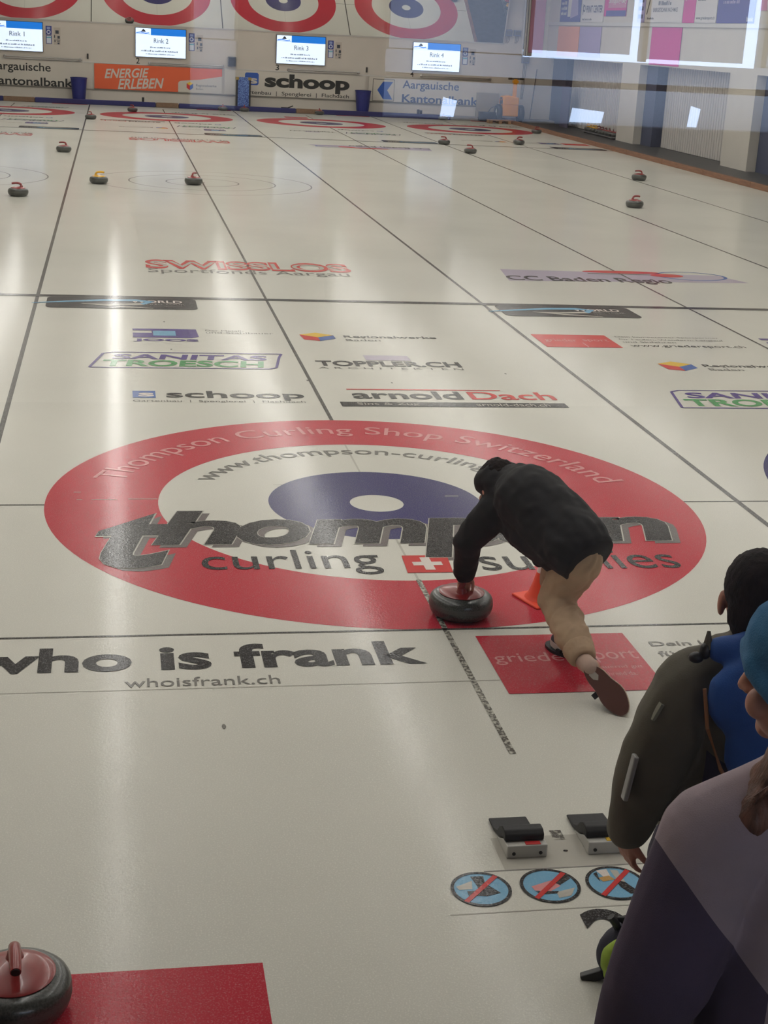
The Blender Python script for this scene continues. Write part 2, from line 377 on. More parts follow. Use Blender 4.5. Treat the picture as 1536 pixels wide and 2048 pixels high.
for q in (0, TEE2):
    for k in (-1, 0, 1, 2): 
        for s in (-1, 1): mb.rect(W*k+s*1.829, W*k+s*W/2, q-.007, q+.007, Z(2), I_LINE)
    s = -1 if q == 0 else 1
    mb.rect(-6.6, BOARD, q+s*1.829-.008, q+s*1.829+.008, Z(2), I_LINE)
    mb.rect(-6.6, BOARD, q+s*2.375-.003, q+s*2.375+.003, Z(1), I_SMOKE)
paint(mb, 'tee_and_back_line')
mb = MB()
for k in (-1, 0):
    for r in (.6, 1.21, 1.815): mb.ring(W*k, 17.3, r-.011, r+.011, Z(1), I_SHADE)
    mb.disc(W*k, 17.3, .04, .04, Z(1), I_GREY)
paint(mb, 'training_house')
mb = MB(); mb.rect(-2.1, -1.045, -4.95, -4.205, Z(1), I_RED); red_patch = paint(mb, 'red_patch')
for k in (-1, 1, 2): again(red_patch, W*k, 0, 0)
for k in (-1, 0, 1, 2): again(red_patch, W*k, TEE2)

# lettering of the second rink's house
def arc(rad, mid_deg):
    def f(x, y): a = R(mid_deg)-x/rad; r = rad+y; return (r*math.cos(a), r*math.sin(a))
    return f
mb = MB()
mb.text('Thompson Curling Shop Switzerland', -1.935, 1.935, -.085, .16, Z(3), I_PALE, .002, fn=arc(1.5, 88.5))
mb.text('www.thompson-curling.ch', -1.13, 1.13, -.05, .13, Z(3), I_GREY, .004, fn=arc(1.0, 90))
arc_l = paint(mb, 'ring_lettering')
def script_letters(mb, grow, dx, dy, z, m):
    b = .03+grow; g = grow*.8
    mb.text('t', -1.55-g+dx, -1.13+g+dx, -1.005-g+dy, -.165+g+dy, z, m, b, .25)
    X = [(-1.27, -.80, -.67, -.128, 'h'), (-.83, -.44, -.685, -.28, 'o'), (-.47, .20, -.68, -.285, 'm'), (.10, .62, -.90, -.28, 'p'),
         (.55, .84, -.69, -.285, 's'), (.80, 1.13, -.69, -.28, 'o'), (1.08, 1.57, -.68, -.28, 'n')]
    for i, (a, c, d, e, ch) in enumerate(X): mb.text(ch, a-g+dx, c+g+dx, d-g+dy, e+g+dy, z+.00006*(i+1), m, b, .22)
mb = MB(); script_letters(mb, .0, .035, -.04, Z(2), I_DIM); script_letters(mb, .007, 0, 0, Z(4), I_SMOKE); script_letters(mb, 0, 0, 0, Z(6), I_BLACK)
mb.text('curling', -1.035, -.145, -1.125, -.765, Z(4), I_BLACK, .0)
mb.poly([(-.02, -.868), (.215, -.868), (.195, -1.115), (-.035, -1.115)], Z(4), I_ORED)
mb.poly([(.015, -1.015), (.065, -1.015), (.065, -1.08), (.115, -1.08), (.115, -1.015), (.165, -1.015), (.165, -.965), (.115, -.965), (.115, -.90), (.065, -.90), (.065, -.965), (.015, -.965)], Z(6), I_WHITE)
mb.text('supplies', .36, 1.41, -1.19, -.80, Z(4), I_BLACK, .0)
tl = paint(mb, 'house_lettering')

def L_world():
    mb = MB(); c = []
    for cx, cy, a in ((-.76, 6.27, 0), (-2.0, 6.27, 90), (-2.0, 5.86, 180), (-.76, 5.86, 270)):
        for k in range(5): g = R(a+22.5*k); c.append((cx+.07*math.cos(g), cy+.07*math.sin(g)))
    mb.poly(c, Z(4), I_BLACK)
    sw = [(-2.2, 6.0), (-1.9, 6.1), (-1.55, 6.2), (-1.25, 6.22), (-1.12, 6.15), (-1.2, 6.03), (-1.5, 5.98), (-1.75, 6.02), (-1.45, 5.9), (-1.1, 5.82)]
    wd_ = [.012, .03, .045, .05, .045, .04, .03, .012, .03, .012]; L_ = []
    for q, (x, y) in enumerate(sw):
        a = Vector(sw[max(q-1, 0)]); c2 = Vector(sw[min(q+1, len(sw)-1)]); d = (c2-a).normalized(); n_ = Vector((-d.y, d.x)); L_.append((Vector((x, y))-n_*wd_[q], Vector((x, y))+n_*wd_[q]))
    for q in range(len(L_)-1): mb.poly([tuple(L_[q][0]), tuple(L_[q+1][0]), tuple(L_[q+1][1]), tuple(L_[q][1])], Z(6)+.00003*q, I_SKY if q < 5 else I_SMOKE)
    mb.text('WORLD', -1.3, -.82, 6.1, 6.23, Z(6), I_WHITE, .02); mb.text('CURLING TOUR', -1.3, -.8, 6.0, 6.06, Z(6), I_SHADE, .01)
    mb.text('by tour sponsors', -1.15, -.83, 5.9, 5.96, Z(6), I_SHADE, .0); return mb
def L_regio(x, y):
    mb = MB()
    mb.poly([(x, y+.11), (x+.15, y+.2), (x+.295, y+.1), (x+.15, y-.0)], Z(3), I_YEL)
    mb.poly([(x, y+.11), (x+.15, y), (x+.15, y-.15), (x+.02, y-.1)], Z(3), I_ORED)
    mb.poly([(x+.15, y), (x+.295, y+.1), (x+.3, y-.04), (x+.15, y-.15)], Z(3), I_SBLUE)
    mb.text('Regionalwerke', x+.38, x+1.2, y-.02, y+.1, Z(3), I_BLACK, .015); mb.text('Baden', x+.38, x+.68, y-.13, y-.05, Z(3), I_GREY, 0); return mb
def L_sanitas(x0, x1, y0, y1):
    mb = MB(); s = .1
    A = [(x0, y0), (x0+s, y1-.05), (x0+s+.08, y1), (x1+.03, y1), (x1, y1-.12), (x1-.06, y0+.05), (x1-.12, y0), (x0, y0)]
    for p, q in zip(A, A[1:]):
        p, q = Vector(p), Vector(q); n = (q-p).normalized(); n = Vector((-n.y, n.x))*.011
        mb.poly([tuple(p-n), tuple(q-n), tuple(q+n), tuple(p+n)], Z(3), I_VIO)
    w = x1-x0
    mb.text('SANITAS', x0+.17, x1-.1, y0+.3, y1-.07, Z(3), I_VIO, .03, .1); mb.text('TROESCH', x0+.1, x1-.14, y0+.05, y0+.27, Z(3), I_GREEN, .03, .1); return mb
def L_joos(x0=-1.3, y0=4.34):
    mb = MB(); x1 = x0+.54
    mb.poly([(x0, y0+.46), (x0, y0+.54), (x1, y0+.54), (x1+.01, y0+.22), (x1-.05, y0+.17), (x0, y0+.17), (x0, y0+.36), (x0+.16, y0+.36), (x0+.16, y0+.46)], Z(3), I_VIO)
    mb.rect(x0+.17, x0+.36, y0+.25, y0+.45, Z(4), I_SKY)
    mb.text('JOOS', x0, x1, y0, y0+.12, Z(3), I_VIO, .04)
    mb.text('Der Metall-', x0+.62, x0+.95, y0+.47, y0+.53, Z(3), I_GREY, 0); mb.text('und Stahlbauer', x0+.62, x0+1.2, y0+.38, y0+.44, Z(3), I_GREY, 0); return mb
def L_schoop(x0=-1.327, y0=2.30):
    mb = MB()
    mb.rect(x0, x0+.16, y0+.12, y0+.32, Z(3), I_SBLUE); mb.text('s', x0+.04, x0+.15, y0+.15, y0+.26, Z(4), I_WHITE, .03)
    mb.text('schoop', x0+.235, x0+1.22, y0+.07, y0+.33, Z(3), I_BLACK, .02)
    mb.text('Gartenbau  |  Spenglerei  |  Flachdach', x0, x0+1.21, y0-.01, y0+.06, Z(3), I_GREY, .0); return mb
def L_toppler():
    mb = MB(); mb.rect(.55, .92, 3.73, 3.92, Z(2), I_LILAC)
    mb.text('TOPPLER.CH', .125, 1.3, 3.51, 3.70, Z(3), I_BLACK, .03); mb.text('A R C H I T E K T E N', .12, 1.29, 3.41, 3.47, Z(3), I_GREY, 0); return mb
def L_arnold():
    mb = MB(); mb.rect(.235, 1.41, 2.715, 2.74, Z(3), I_ORED)
    mb.text('arnold', .25, 1.07, 2.44, 2.68, Z(3), I_BLACK, .025); mb.text('Dach', 1.13, 1.78, 2.44, 2.68, Z(3), I_ORED, .015)
    mb.rect(.13, 1.80, 2.215, 2.345, Z(3), I_BLACK); mb.text('Sins & Zug', .25, .70, 2.24, 2.325, Z(4), I_SMOKE, .0); mb.text('arnold-dach.ch', 1.12, 1.67, 2.24, 2.325, Z(4), I_SMOKE, .0); return mb
def L_swisslos():
    mb = MB(); mb.text('SWISSLOS', -1.12, 1.13, 8.16, 8.78, Z(3), I_ORED, .05); mb.text('SWISSLOS', -1.07, 1.08, 8.26, 8.68, Z(4), I_SMOKE, .0)
    mb.text('Sportfonds Aargau', -1.1, 1.06, 7.84, 8.17, Z(3), I_GREY, .0); return mb
def L_ccb():
    mb = MB(); mb.poly([(-1.5, 7.9), (1.4, 8.1), (1.2, 8.6), (-1.4, 8.7)], Z(1), I_LILAC)
    mb.text('CC Baden Regio', -1.48, .44, 7.85, 8.25, Z(3), I_BLACK, .02)
    mb.disc(.06, 8.68, .48, .1, Z(3), I_ORED); mb.ring(.85, 8.5, .28, .31, Z(3), I_SBLUE, sx=1.4); mb.disc(.55, 8.5, .2, .12, Z(4), I_ORED)
    mb.rect(-.4, .6, 8.5, 8.56, Z(3), I_GREY); return mb
def L_grieder_far():
    mb = MB(); mb.rect(-2.08, -1.385, 4.365, 4.91, Z(3), I_ORED)
    mb.text('grieder', -2.02, -1.72, 4.58, 4.72, Z(4), I_PALE, 0); mb.text('sport', -1.66, -1.42, 4.6, 4.72, Z(4), I_PALE, 0); mb.rect(-1.7, -1.69, 4.38, 4.56, Z(4), I_PALE)
    mb.text('Dein kompetenter Sportpartner', -1.3, -.3, 4.82, 4.88, Z(3), I_GREY, 0); mb.text('für Laufen, Wandern, Langlauf', -1.3, -.3, 4.70, 4.77, Z(3), I_GREY, 0)
    mb.text('und Skifahren', -1.3, -.8, 4.6, 4.66, Z(3), I_GREY, 0); mb.text('www.griedersport.ch', -1.28, -.2, 4.4, 4.53, Z(3), I_BLACK, 0); return mb
def L_frank():
    mb = MB(); mb.text('who is frank', -2.06, -.155, -2.195, -1.945, Z(3), I_BLACK, .03)
    mb.text('whoisfrank.ch', -1.416, -.795, -2.352, -2.268, Z(3), I_GREY, 0); return mb
def L_grieder():
    mb = MB(); mb.rect(.118, .80, -2.512, -1.915, Z(3), I_RED)
    mb.text('grieder', .14, .50, -2.23, -2.11, Z(4), I_PALE, 0); mb.text('sport', .545, .785, -2.23, -2.11, Z(4), I_PALE, 0)
    mb.text('dauernd gut', .56, .77, -2.30, -2.26, Z(4), I_PALE, .01); mb.text('fahrend da.', .57, .72, -2.365, -2.325, Z(4), I_PALE, .01)
    for k, s in enumerate(('Dein kompetenter', 'für Laufen, Wandern', 'und Skifahren')):
        mb.text(s, .885, .885+(.78, .9, .62)[k], -2.085-.105*k, -2.02-.105*k, Z(3), I_GREY, .005)
    return mb
set2 = [L_world(), L_joos(), L_sanitas(-1.64, -.15, 3.37, 3.92), L_schoop(), L_regio(.123, 4.62), L_toppler(), L_arnold(), L_swisslos(), L_frank(), L_grieder()]
o2 = [paint(x, 'sponsor_logo') for x in set2]
set3 = [L_grieder_far(), L_regio(-1.297, 3.63), L_sanitas(-1.65, -.1, 2.24, 2.79), L_joos(.1, 4.34), L_ccb()]
o3 = [paint(x, 'sponsor_logo', W) for x in set3]
again(o2[0], W, 0, 0)
# the same artwork, turned round, at the far end (seen in the mirror)
for k, idx in ((-1, (0, 1, 2, 3, 5, 7)), (0, (0, 1, 2, 3, 4, 6, 7)), (1, (0, 2, 3, 5)), (2, (0, 1, 4, 6))):
    for i in idx: again(o2[i], W*k, TEE2)
again(o3[4], W, TEE2); again(o3[0], W*2, TEE2)
again(o2[8], W*2, TEE2); again(o2[8], 0, TEE2); again(o2[9], W, TEE2)
mb = L_schoop(.35, -2.3); paint(mb, 'sponsor_logo', W*2, TEE2, math.pi)
mb = L_sanitas(-1.6, -.3, -2.45, -1.95); paint(mb, 'sponsor_logo', -W, TEE2, math.pi)
mb = L_regio(.3, -2.15); paint(mb, 'sponsor_logo', -W-2.2, TEE2, math.pi)

# pictograms and digit behind the hacks
def nogo(cx, cy, kind):
    mb = MB(); r = .094
    mb.disc(cx, cy, r, r, Z(3), I_SKY); mb.ring(cx, cy, r-.009, r+.002, Z(5), I_BLACK, 64)
    P = lambda pts, m, l=4: mb.poly([(cx+x*r, cy+y*r) for x, y in pts], Z(l)+.00004*len(mb.f)/40+.00006*(len(mb.f) % 7), m)
    if kind == 0:
        P([(-.2, .75), (.25, .75), (.2, .2), (-.1, .2)], I_BLACK); P([(-.1, .2), (.25, .25), (.6, -.3), (.1, -.45), (-.5, -.35), (-.5, -.1), (-.1, -.1)], I_BLACK)
        P([(-.8, .2), (-.2, .5), (-.3, 0), (-.75, 0)], I_SMOKE)
    elif kind == 1:
        P([(.15, .2), (.7, .62), (.8, .35), (.35, 0)], I_BLACK); P([(-.65, .0), (.1, .3), (.35, -.05), (-.1, -.35), (-.6, -.25)], I_PALE); P([(-.6, -.3), (.2, -.35), (.1, -.48), (-.4, -.5)], I_BLACK)
        P([(.1, -.4), (.8, -.2), (.55, -.65), (.1, -.75)], I_SMOKE, 3.5)
    else:
        P([(-.45, .8), (-.05, .85), (-.05, .35), (-.3, .4)], I_WHITE); P([(-.5, .35), (-.1, .45), (.05, .2), (-.4, .1)], I_TAN)
        P([(.05, .8), (.3, .75), (.35, 0), (.1, .1)], I_SMOKE); P([(0, .2), (.35, .0), (.55, -.45), (.75, -.6), (.3, -.7), (.1, -.3)], I_BLACK); P([(-.5, .1), (-.45, .7), (-.6, .6)], I_BLACK)
    a = R(47); d = Vector((math.cos(a), math.sin(a)))*r*.97; n = Vector((-d.y, d.x)).normalized()*.0085
    mb.poly([tuple(Vector((cx, cy))+q) for q in (-d-n, d-n, d+n, -d+n)], Z(6), I_ORED)
    return paint(mb, 'prohibition_sign')
nogo(-.333, -3.897, 0); nogo(-.110, -3.899, 1); nogo(.104, -3.903, 2)
mb = MB(); mb.text('2', -.068, .088, -4.27, -4.038, Z(3), I_BLACK, .04); paint(mb, 'rink_number')
mb = MB(); mb.rect(-.46, .6, -4.027, -4.022, Z(1), I_SMOKE); mb.rect(-.3, .5, -3.80, -3.795, Z(1), I_SHADE); paint(mb, 'fine_line')
mb = MB()
for x0, x1, y0 in ((-1.68, -1.64, .22), (-1.66, -1.63, .085), (-1.58, -1.44, .085), (-1.38, -1.31, .09), (-1.31, -1.22, .09), (.42, .5, .12), (-.55, -.5, .35)): 
    mb.rect(x0, x1, y0, y0+.008, Z(2), I_SMOKE)
for x, y in ((-1.05, -2.72), (-.02, 3.0), (-1.0, 4.05), (-1.02, 5.2), (.62, 2.95), (1.6, 3.3)): mb.disc(x, y, .008, .02, Z(2), I_GREY)
paint(mb, 'scuff_marks')

# ------------------------------------------------------------------ kerb boards and bumpers
M_TIMBER = mat('kerb_timber', (128, 88, 62), .6, var=.18, vscale=5, stretch=(6, .6, 6))
pr = MB().box(-.045, .035, 0, 2.47, 0, .11, M_TIMBER).build('timber_kerb', bevel=.006)
n = 0; y = -4.9
ends = []
while y < 38.0:
    o = pr if n == 0 else pr.copy()
    if n: COL.objects.link(o)
    o.location = (BOARD+.005, y, 0.0)
    tag(o, '', 'kerb', 'timber kerbs along the right edge of the ice'); ends.append(o); y += 2.48; n += 1
for i, o in enumerate(ends):
    o['label'] = 'brown timber kerb board edging the right side of the ice, number %s from the far wall' % (['one','two','three','four','five','six','seven','eight','nine','ten','eleven','twelve','thirteen','fourteen','fifteen','sixteen','seventeen','eighteen','nineteen'][len(ends)-1-i])
M_FBLUE = mat('bumper_blue', (38, 40, 96), .7, var=.1); M_FTAN = mat('bumper_tan', (124, 98, 76), .7, var=.1)
for a, b, mt_, lab in ((-6.6, -4.72, M_FBLUE, 'blue foam bumper at the far left edge, under the first bank board'), (-4.70, -3.8, M_FTAN, 'tan foam bumper end behind the first rink'),
        (-3.78, -.19, M_FBLUE, 'long blue foam bumper between the first and second rinks, left bin behind it'), (-.17, .5, M_FTAN, 'tan foam bumper behind the second rink under the orange board'),
        (.52, 4.12, M_FBLUE, 'long blue foam bumper running under the blue brush stand'), (4.14, 4.93, M_FTAN, 'tan foam bumper behind the third rink under the word Spenglerei'),
        (4.95, 9.05, M_FBLUE, 'long blue foam bumper running under the right blue bin')):
    tag(MB().box(a, b, 39.21, 39.31, 0, .145, mt_).build('foam_bumper', bevel=.015), lab, 'bumper')
# ------------------------------------------------------------------ far wall: screens, boards, rails; positions from image pixels, scaled about the camera
TV_E = 1.05
M_TVW = mat('screen_white', (212, 228, 250), .3, emit=TV_E, spec=.2); M_TVB = mat('screen_blue', (22, 112, 205), .3, emit=.8, spec=.2)
M_TVT = mat('screen_text', (52, 62, 74), .4); M_TVG = mat('screen_grey', (150, 162, 178), .4)
for k in range(4):
    cx = -4.335+4.326*k+(-.01 if k else .02)
    t = thing('display_screen', 'wall screen showing the words Rink %d under a blue header' % (k+1), 'screen', (cx, WALL, 1.868), 0, 'screens on the far wall')
    MB().box(-.775, .775, -.07, 0, -.432, .432, M_BLACK).build('casing', t, bevel=.008)
    s = MB(); s.tf = lambda p: (p.x, -.072-p.z, p.y)
    s.rect(-.76, .76, -.418, .418, 0, M_TVW); s.rect(-.3, .76, .22, .418, .002, M_TVB)
    s.rect(-.76, -.31, .245, .256, .002, M_TVB); s.tube([(-.74, .28, .003), (-.6, .3, .003), (-.45, .27, .003), (-.35, .29, .003)], .012, M_TVB, 6); s.poly([(-.6, .31), (-.45, .31), (-.48, .36), (-.53, .4)], .002, M_TVT)
    s.text('Rink %d' % (k+1), -.21, .23, .0, .135, .003, M_TVT, .0)
    s.words(-.32, .3, -.15, -.11, .003, M_TVG); s.words(-.6, .55, -.26, -.215, .003, M_TVG); s.words(-.45, .45, -.345, -.31, .003, M_TVG)
    s.build('picture', t)
    t2 = thing('notice_plates', 'blue and white wall plates with black print, right of the Rink %d screen' % (k+1), 'sign', (cx, WALL, 1.868), 0, 'plates beside the screens')
    M_NB = mat('plate_blue', (46, 62, 140), .5); M_NW = mat('plate_white', (220, 228, 240), .5); M_NT = mat('plate_teal', (90, 175, 195), .5)
    q = MB(); q.tf = lambda p: (p.x, -.012-p.z, p.y)
    q.box(.855, 1.03, .08, .335, -.012, 0, M_NB); q.ring(.94, .16, .035, .06, .001, M_NW, 24); q.rect(.89, .99, .24, .31, .001, mat('plate_pale', (150, 165, 210), .5)); q.build('stopwatch_plate', t2)
    q = MB(); q.tf = lambda p: (p.x, -.012-p.z, p.y)
    q.box(.86, 1.03, -.18, .06, -.012, 0, M_NB); q.rect(.88, 1.01, -.165, .045, .001, M_NW); q.rect(.88, 1.01, -.01, .02, .002, M_NT); q.build('phone_plate', t2)
    q = MB(); q.tf = lambda p: (p.x, -.004-p.z, p.y)
    q.box(1.09, 1.29, -.2, .3, -.004, 0, mat('notice_paper', (190, 180, 168), .7))
    for (a, b, c, d) in ((1.14, 1.24, .12, .22), (1.1, 1.13, .0, .08), (1.2, 1.27, -.02, .06), (1.11, 1.14, -.12, -.05), (1.17, 1.28, -.07, -.05), (1.19, 1.27, -.12, -.1), (1.2, 1.26, -.18, -.14)):
        q.rect(a, b, c, d, .001, M_TVT)
    q.build('notice_paper', t2)

M_BRD = mat('board_white', (206, 200, 188), .45); M_INK = mat('board_black_ink', (24, 26, 24), .5); M_NAVY = mat('board_navy_ink', (32, 58, 112), .5); M_LOGO = mat('board_logo_blue', (34, 84, 170), .5)
M_ORA = mat('board_orange', (222, 96, 52), .5); M_GRN = mat('board_grey_ink', (90, 92, 96), .5)
def board(x0, x1, label, draw):
    t = thing('advertising_board', label, 'advertising board', (x0, WALL-.025, .445), 0, 'advertising boards under the screens')
    MB().box(0, x1-x0, -.03, 0, 0, .745, M_BRD).build('panel', t)
    s = MB(); s.tf = lambda p: (p.x-x0, -.031-p.z, p.y-.445); draw(s); s.build('lettering', t)
def d_akb(x):
    def f(s):
        s.rect(x+.07, x+.77, .455, 1.125, .001, M_INK); s.rect(x+.085, x+.755, .47, 1.11, .002, M_BRD)
        s.poly([(x+.4, 1.05), (x+.72, 1.05), (x+.54, .79), (x+.72, .51), (x+.42, .51), (x+.22, .79)], .003, M_LOGO)
        s.text('Aargauische', x+1.03, x+2.87, .80, 1.12, .002, M_NAVY if x > 0 else M_INK, .012); s.text('Kantonalbank', x+1.03, x+3.53, .445, .695, .002, M_NAVY if x > 0 else M_INK, .02)
    return f
board(-6.35, -2.23, 'white bank board reading Aargauische Kantonalbank in black, under the Rink 1 screen', d_akb(-6.2))
def d_en(s):
    s.rect(-2.03, 1.87, .447, 1.188, .001, M_ORA)
    c = [(.52, .447), (.52, .70)]+[(.62-.1*math.cos(R(q)), .70+.09*math.sin(R(q))) for q in (20, 45, 70, 90)]+[(1.2, .85), (1.87, .97), (1.87, .447)]
    s.poly(c, .002, M_BRD)
    sh = lambda a: (lambda x, y: (x, y+(x-a)*.06))
    s.text('ENERGIE', -1.72, -.38, .80, 1.08, .002, M_WHITE, .022, .25, sh(-1.05)); s.text('ERLEBEN', -1.32, .08, .50, .80, .002, M_WHITE, .022, .25, sh(-.6))
    x = .78; z = .62
    s.poly([(x, z+.1), (x+.1, z+.15), (x+.2, z+.1), (x+.1, z+.04)], .003, mat('logo_yellow', (230, 190, 60), .5)); s.poly([(x, z+.1), (x+.1, z+.04), (x+.1, z-.1), (x, z-.03)], .003, mat('logo_red', (200, 50, 50), .5)); s.poly([(x+.1, z+.04), (x+.2, z+.1), (x+.2, z-.03), (x+.1, z-.1)], .003, M_LOGO)
    s.text('Regionalwerke', 1.07, 1.7, .62, .71, .003, M_GRN, .01); s.text('Baden', 1.07, 1.29, .54, .60, .003, M_GRN)
board(-2.03, 1.87, 'orange board reading ENERGIE ERLEBEN in white brush letters, under the Rink 2 screen', d_en)
def d_sch(s):
    s.prism([(2.58, .80), (2.62, .76), (2.97, .76), (3.01, .80), (3.01, 1.09), (2.97, 1.13), (2.62, 1.13), (2.58, 1.09)], 0, .001, M_LOGO)
    s.text('s', 2.72, 2.97, .80, .97, .003, M_BRD, .03)
    s.text('schoop', 3.20, 5.89, .60, 1.135, .002, M_INK, .045); s.text('Gartenbau  |  Spenglerei  |  Flachdach', 2.45, 5.88, .455, .60, .002, M_INK, .006)
board(1.95, 6.4, 'white board reading schoop in heavy black letters, under the Rink 3 screen', d_sch)
board(6.5, 10.15, 'white board with a blue arrow logo and Aargauische Kantonalbank in navy, under Rink 4', d_akb(6.56))
struct(MB().box(-7.4, 10.2, WALL-.02, WALL, .395, .43, mat('rail_grey', (140, 136, 128), .5)).build('trim_board_foot'))
struct(MB().box(-7.4, 10.2, WALL-.02, WALL, 1.195, 1.225, M_PALEM).build('trim_board_head'))
for a, b, lab in ((-4.70, -2.42, '1'), (-.37, 1.9, '2'), (3.92, 6.18, '3'), (8.18, 10.46, '4')):
    t = thing('broom_rail', 'slim metal rail on two brackets just below the Rink %s screen' % lab, 'rail', (a, WALL, 1.27), 0, 'rails below the screens')
    MB().tube([(0, -.09, .012), (b-a, -.09, .012)], .016, M_CHROME, 10).tube([(0, -.09, -.035), (b-a, -.09, -.035)], .012, M_CHROME, 10).build('tube', t, smooth=True)
    for x in (.02, b-a-.02): MB().lathe([(.05, 0), (.05, .02), (.03, .03), (.03, .1)], M_CHROME, 14, Matrix.Translation((x, 0, 0)) @ Matrix.Rotation(R(90), 4, 'X')).build('bracket', t)
for k, x in ((2, -.71), (3, 3.59), (4, 7.885)):
    s = MB(); s.tf = lambda p: (p.x, WALL-.002-p.z, p.y); s.text(str(k), x-.055, x+.055, 1.235, 1.405, 0, M_INK, .01)
    tag(s.build('rink_digit'), 'black numeral %s on the wall, %s screen' % (('two','above the orange board, beside the Rink 2'),('three','above the schoop board, beside the Rink 3'),('four','above the arrow board, beside the Rink 4'))[k-2], 'number')
# wall speaker and sensor
t = thing('wall_speaker', 'small dark grey loudspeaker on the wall above the schoop board', 'speaker', (2.165, WALL, 1.43)); MB().box(-.125, .125, -.16, 0, -.145, .145, M_GREYP).build('cabinet', t, bevel=.02); MB().box(-.1, .1, -.165, -.155, -.12, .12, M_BLACK).build('grille', t)
for x, lab in ((-2.22, 'small black hook on the wall left of the orange board'), (6.42, 'small black hook on the wall above the right blue bin')):
    tag(MB().box(x-.025, x+.025, WALL-.05, WALL, 1.30, 1.46, M_BLACK).build('wall_hook', bevel=.01), lab, 'hook')
# bins
M_BIN = mat('bin_blue', (34, 42, 116), .45, var=.08)
def bin_(x, label):
    t = thing('waste_bin', label, 'bin', (x, 39.62, .10), 0, 'blue bins on the far ledge')
    MB().lathe([(.185, 0), (.19, .02), (.22, .35), (.245, .63), (.25, .645), (.235, .645), (.21, .35), (.18, .03)], M_BIN, 36).build('bucket', t, smooth=True)
    MB().lathe([(.247, .63), (.258, .635), (.258, .66), (.247, .665), (.236, .66)], M_BIN, 36, cap=False).build('rim', t, smooth=True)
bin_(-2.49, 'round blue bin standing in front of the white Aargauische board, left end'); bin_(6.28, 'round blue bin standing between the schoop board and the arrow logo')
# boot-brush stand
t = thing('brush_stand', 'upright blue speckled brush stand in front of the schoop board', 'stand', (2.49, 39.4, .10))
M_SPECK = mat('speckled_blue_bristle', (40, 66, 150), .8, var2=(120, 150, 210), vscale=38)
MB().box(-.2, .2, -.07, .07, 0, .90, M_SPECK).build('bristle_panel', t, bevel=.01)
for s in (-1, 1): MB().box(s*.2-.025, s*.2+.025, -.085, .08, 0, .88, M_BLACK).build('side_rail', t)
for s in (-1, 1): MB().box(s*.19-.05, s*.19+.05, -.09, .06, .82, .90, mat('brass_clamp', (150, 128, 70), .4)).build('clamp', t)
# odds on the ledge
for x, lab in ((-.53, 'small black and white counter block on the ledge under the orange board'), (8.07, 'pair of small black blocks on the ledge under the arrow logo board')):
    t = thing('counter_block', lab, 'block', (x, 39.42, .1)); MB().box(-.07, 0, -.04, .04, 0, .17, M_BLACK).build('block_half', t); MB().box(.02, .09, -.04, .04, 0, .15, M_BLACK if x > 0 else M_WHITE).build('block_half', t)
t = thing('hand_brush', 'little black hand brush lying on the ledge below the word Spenglerei', 'brush', (3.8, 39.42, .1)); MB().box(-.12, .1, -.04, .04, 0, .06, M_BLACK).build('brush_head', t); MB().tube([(.08, 0, .04), (.25, 0, .11)], .018, M_BLACK, 8).build('handle', t)

# ------------------------------------------------------------------ banners and posters on the right wall
def banner(y0, y1, z0, z1, base, label, draw=None, x=12.235):
    t = thing('banner', label, 'banner', (x, y1, z0))
    MB().box(-.006, .006, y0-y1, 0, 0, z1-z0, base).build('sheet', t)
    if draw:
        s = MB(); s.tf = lambda p: (-.008-p.z, -p.x, p.y)   # x runs from the far edge towards the viewer
        draw(s, y1-y0, z1-z0); s.build('print', t)
M_MAG = mat('banner_magenta', (200, 48, 140), .55); M_PNK = mat('banner_pink', (196, 130, 160), .6); M_APR = mat('banner_apricot', (222, 150, 118), .6); M_LIL = mat('banner_lilac', (164, 150, 190), .6)
M_PUR = mat('banner_purple', (70, 62, 140), .55); M_SLT = mat('banner_slate', (70, 66, 96), .55); M_BW = mat('banner_white', (216, 212, 210), .55)
banner(36.6, 38.8, 2.12, 2.99, M_APR, 'plain apricot panel low on the right wall near the far corner')
banner(34.5, 36.55, 2.15, 2.99, M_LIL, 'plain lilac panel beside the apricot one on the right wall')
banner(28.17, 30.3, 2.09, 3.01, M_MAG, 'square magenta panel low on the right wall, nothing printed on it')
banner(36.65, 38.75, 3.12, 4.3, M_PUR, 'purple poster with a product photo, left of the PRINT CENTER banner',
       lambda s, w, h: (s.rect(.8, 1.3, .15, .7, .001, M_BW), s.poly([(1.1, .1), (1.9, .2), (1.7, 1), (1.2, .9)], .002, M_LIL), s.words(.1, .7, .5, .6, .001, M_BW), s.words(.1, .7, .35, .45, .001, M_BW), s.words(.1, .7, .2, .3, .001, M_BW)))
banner(34.45, 36.5, 3.12, 4.3, M_BW, 'white banner reading PRINT CENTER in dark letters',
       lambda s, w, h: (s.text('PRINT CENTER', .42, 1.95, .26, .46, .001, M_SLT, .02), s.ring(.22, .38, .06, .1, .001, M_SLT, 24), s.rect(.1, .14, .2, .5, .001, M_SLT), s.words(.1, 1.0, .05, .11, .001, M_GRN), s.rect(.3, 1.4, .62, .7, .001, M_SLT)))
banner(32.5, 34.4, 3.28, 4.3, M_MAG, 'magenta banner with the words Shopping-Bag, next to PRINT CENTER',
       lambda s, w, h: (s.rect(.35, 1.9, .22, 1.0, .001, M_PNK), s.text('Shopping-Bag', .4, 1.85, .3, .5, .002, M_BW, .015), s.rect(.2, 1.9, .0, .15, .002, M_PUR)))
banner(31.0, 31.55, 3.12, 4.3, M_LIL, 'narrow grey lilac banner strip on the right wall above the pier', lambda s, w, h: [s.rect(.08, .45, .1+.2*k, .2+.2*k, .001, M_SLT) for k in range(4)])
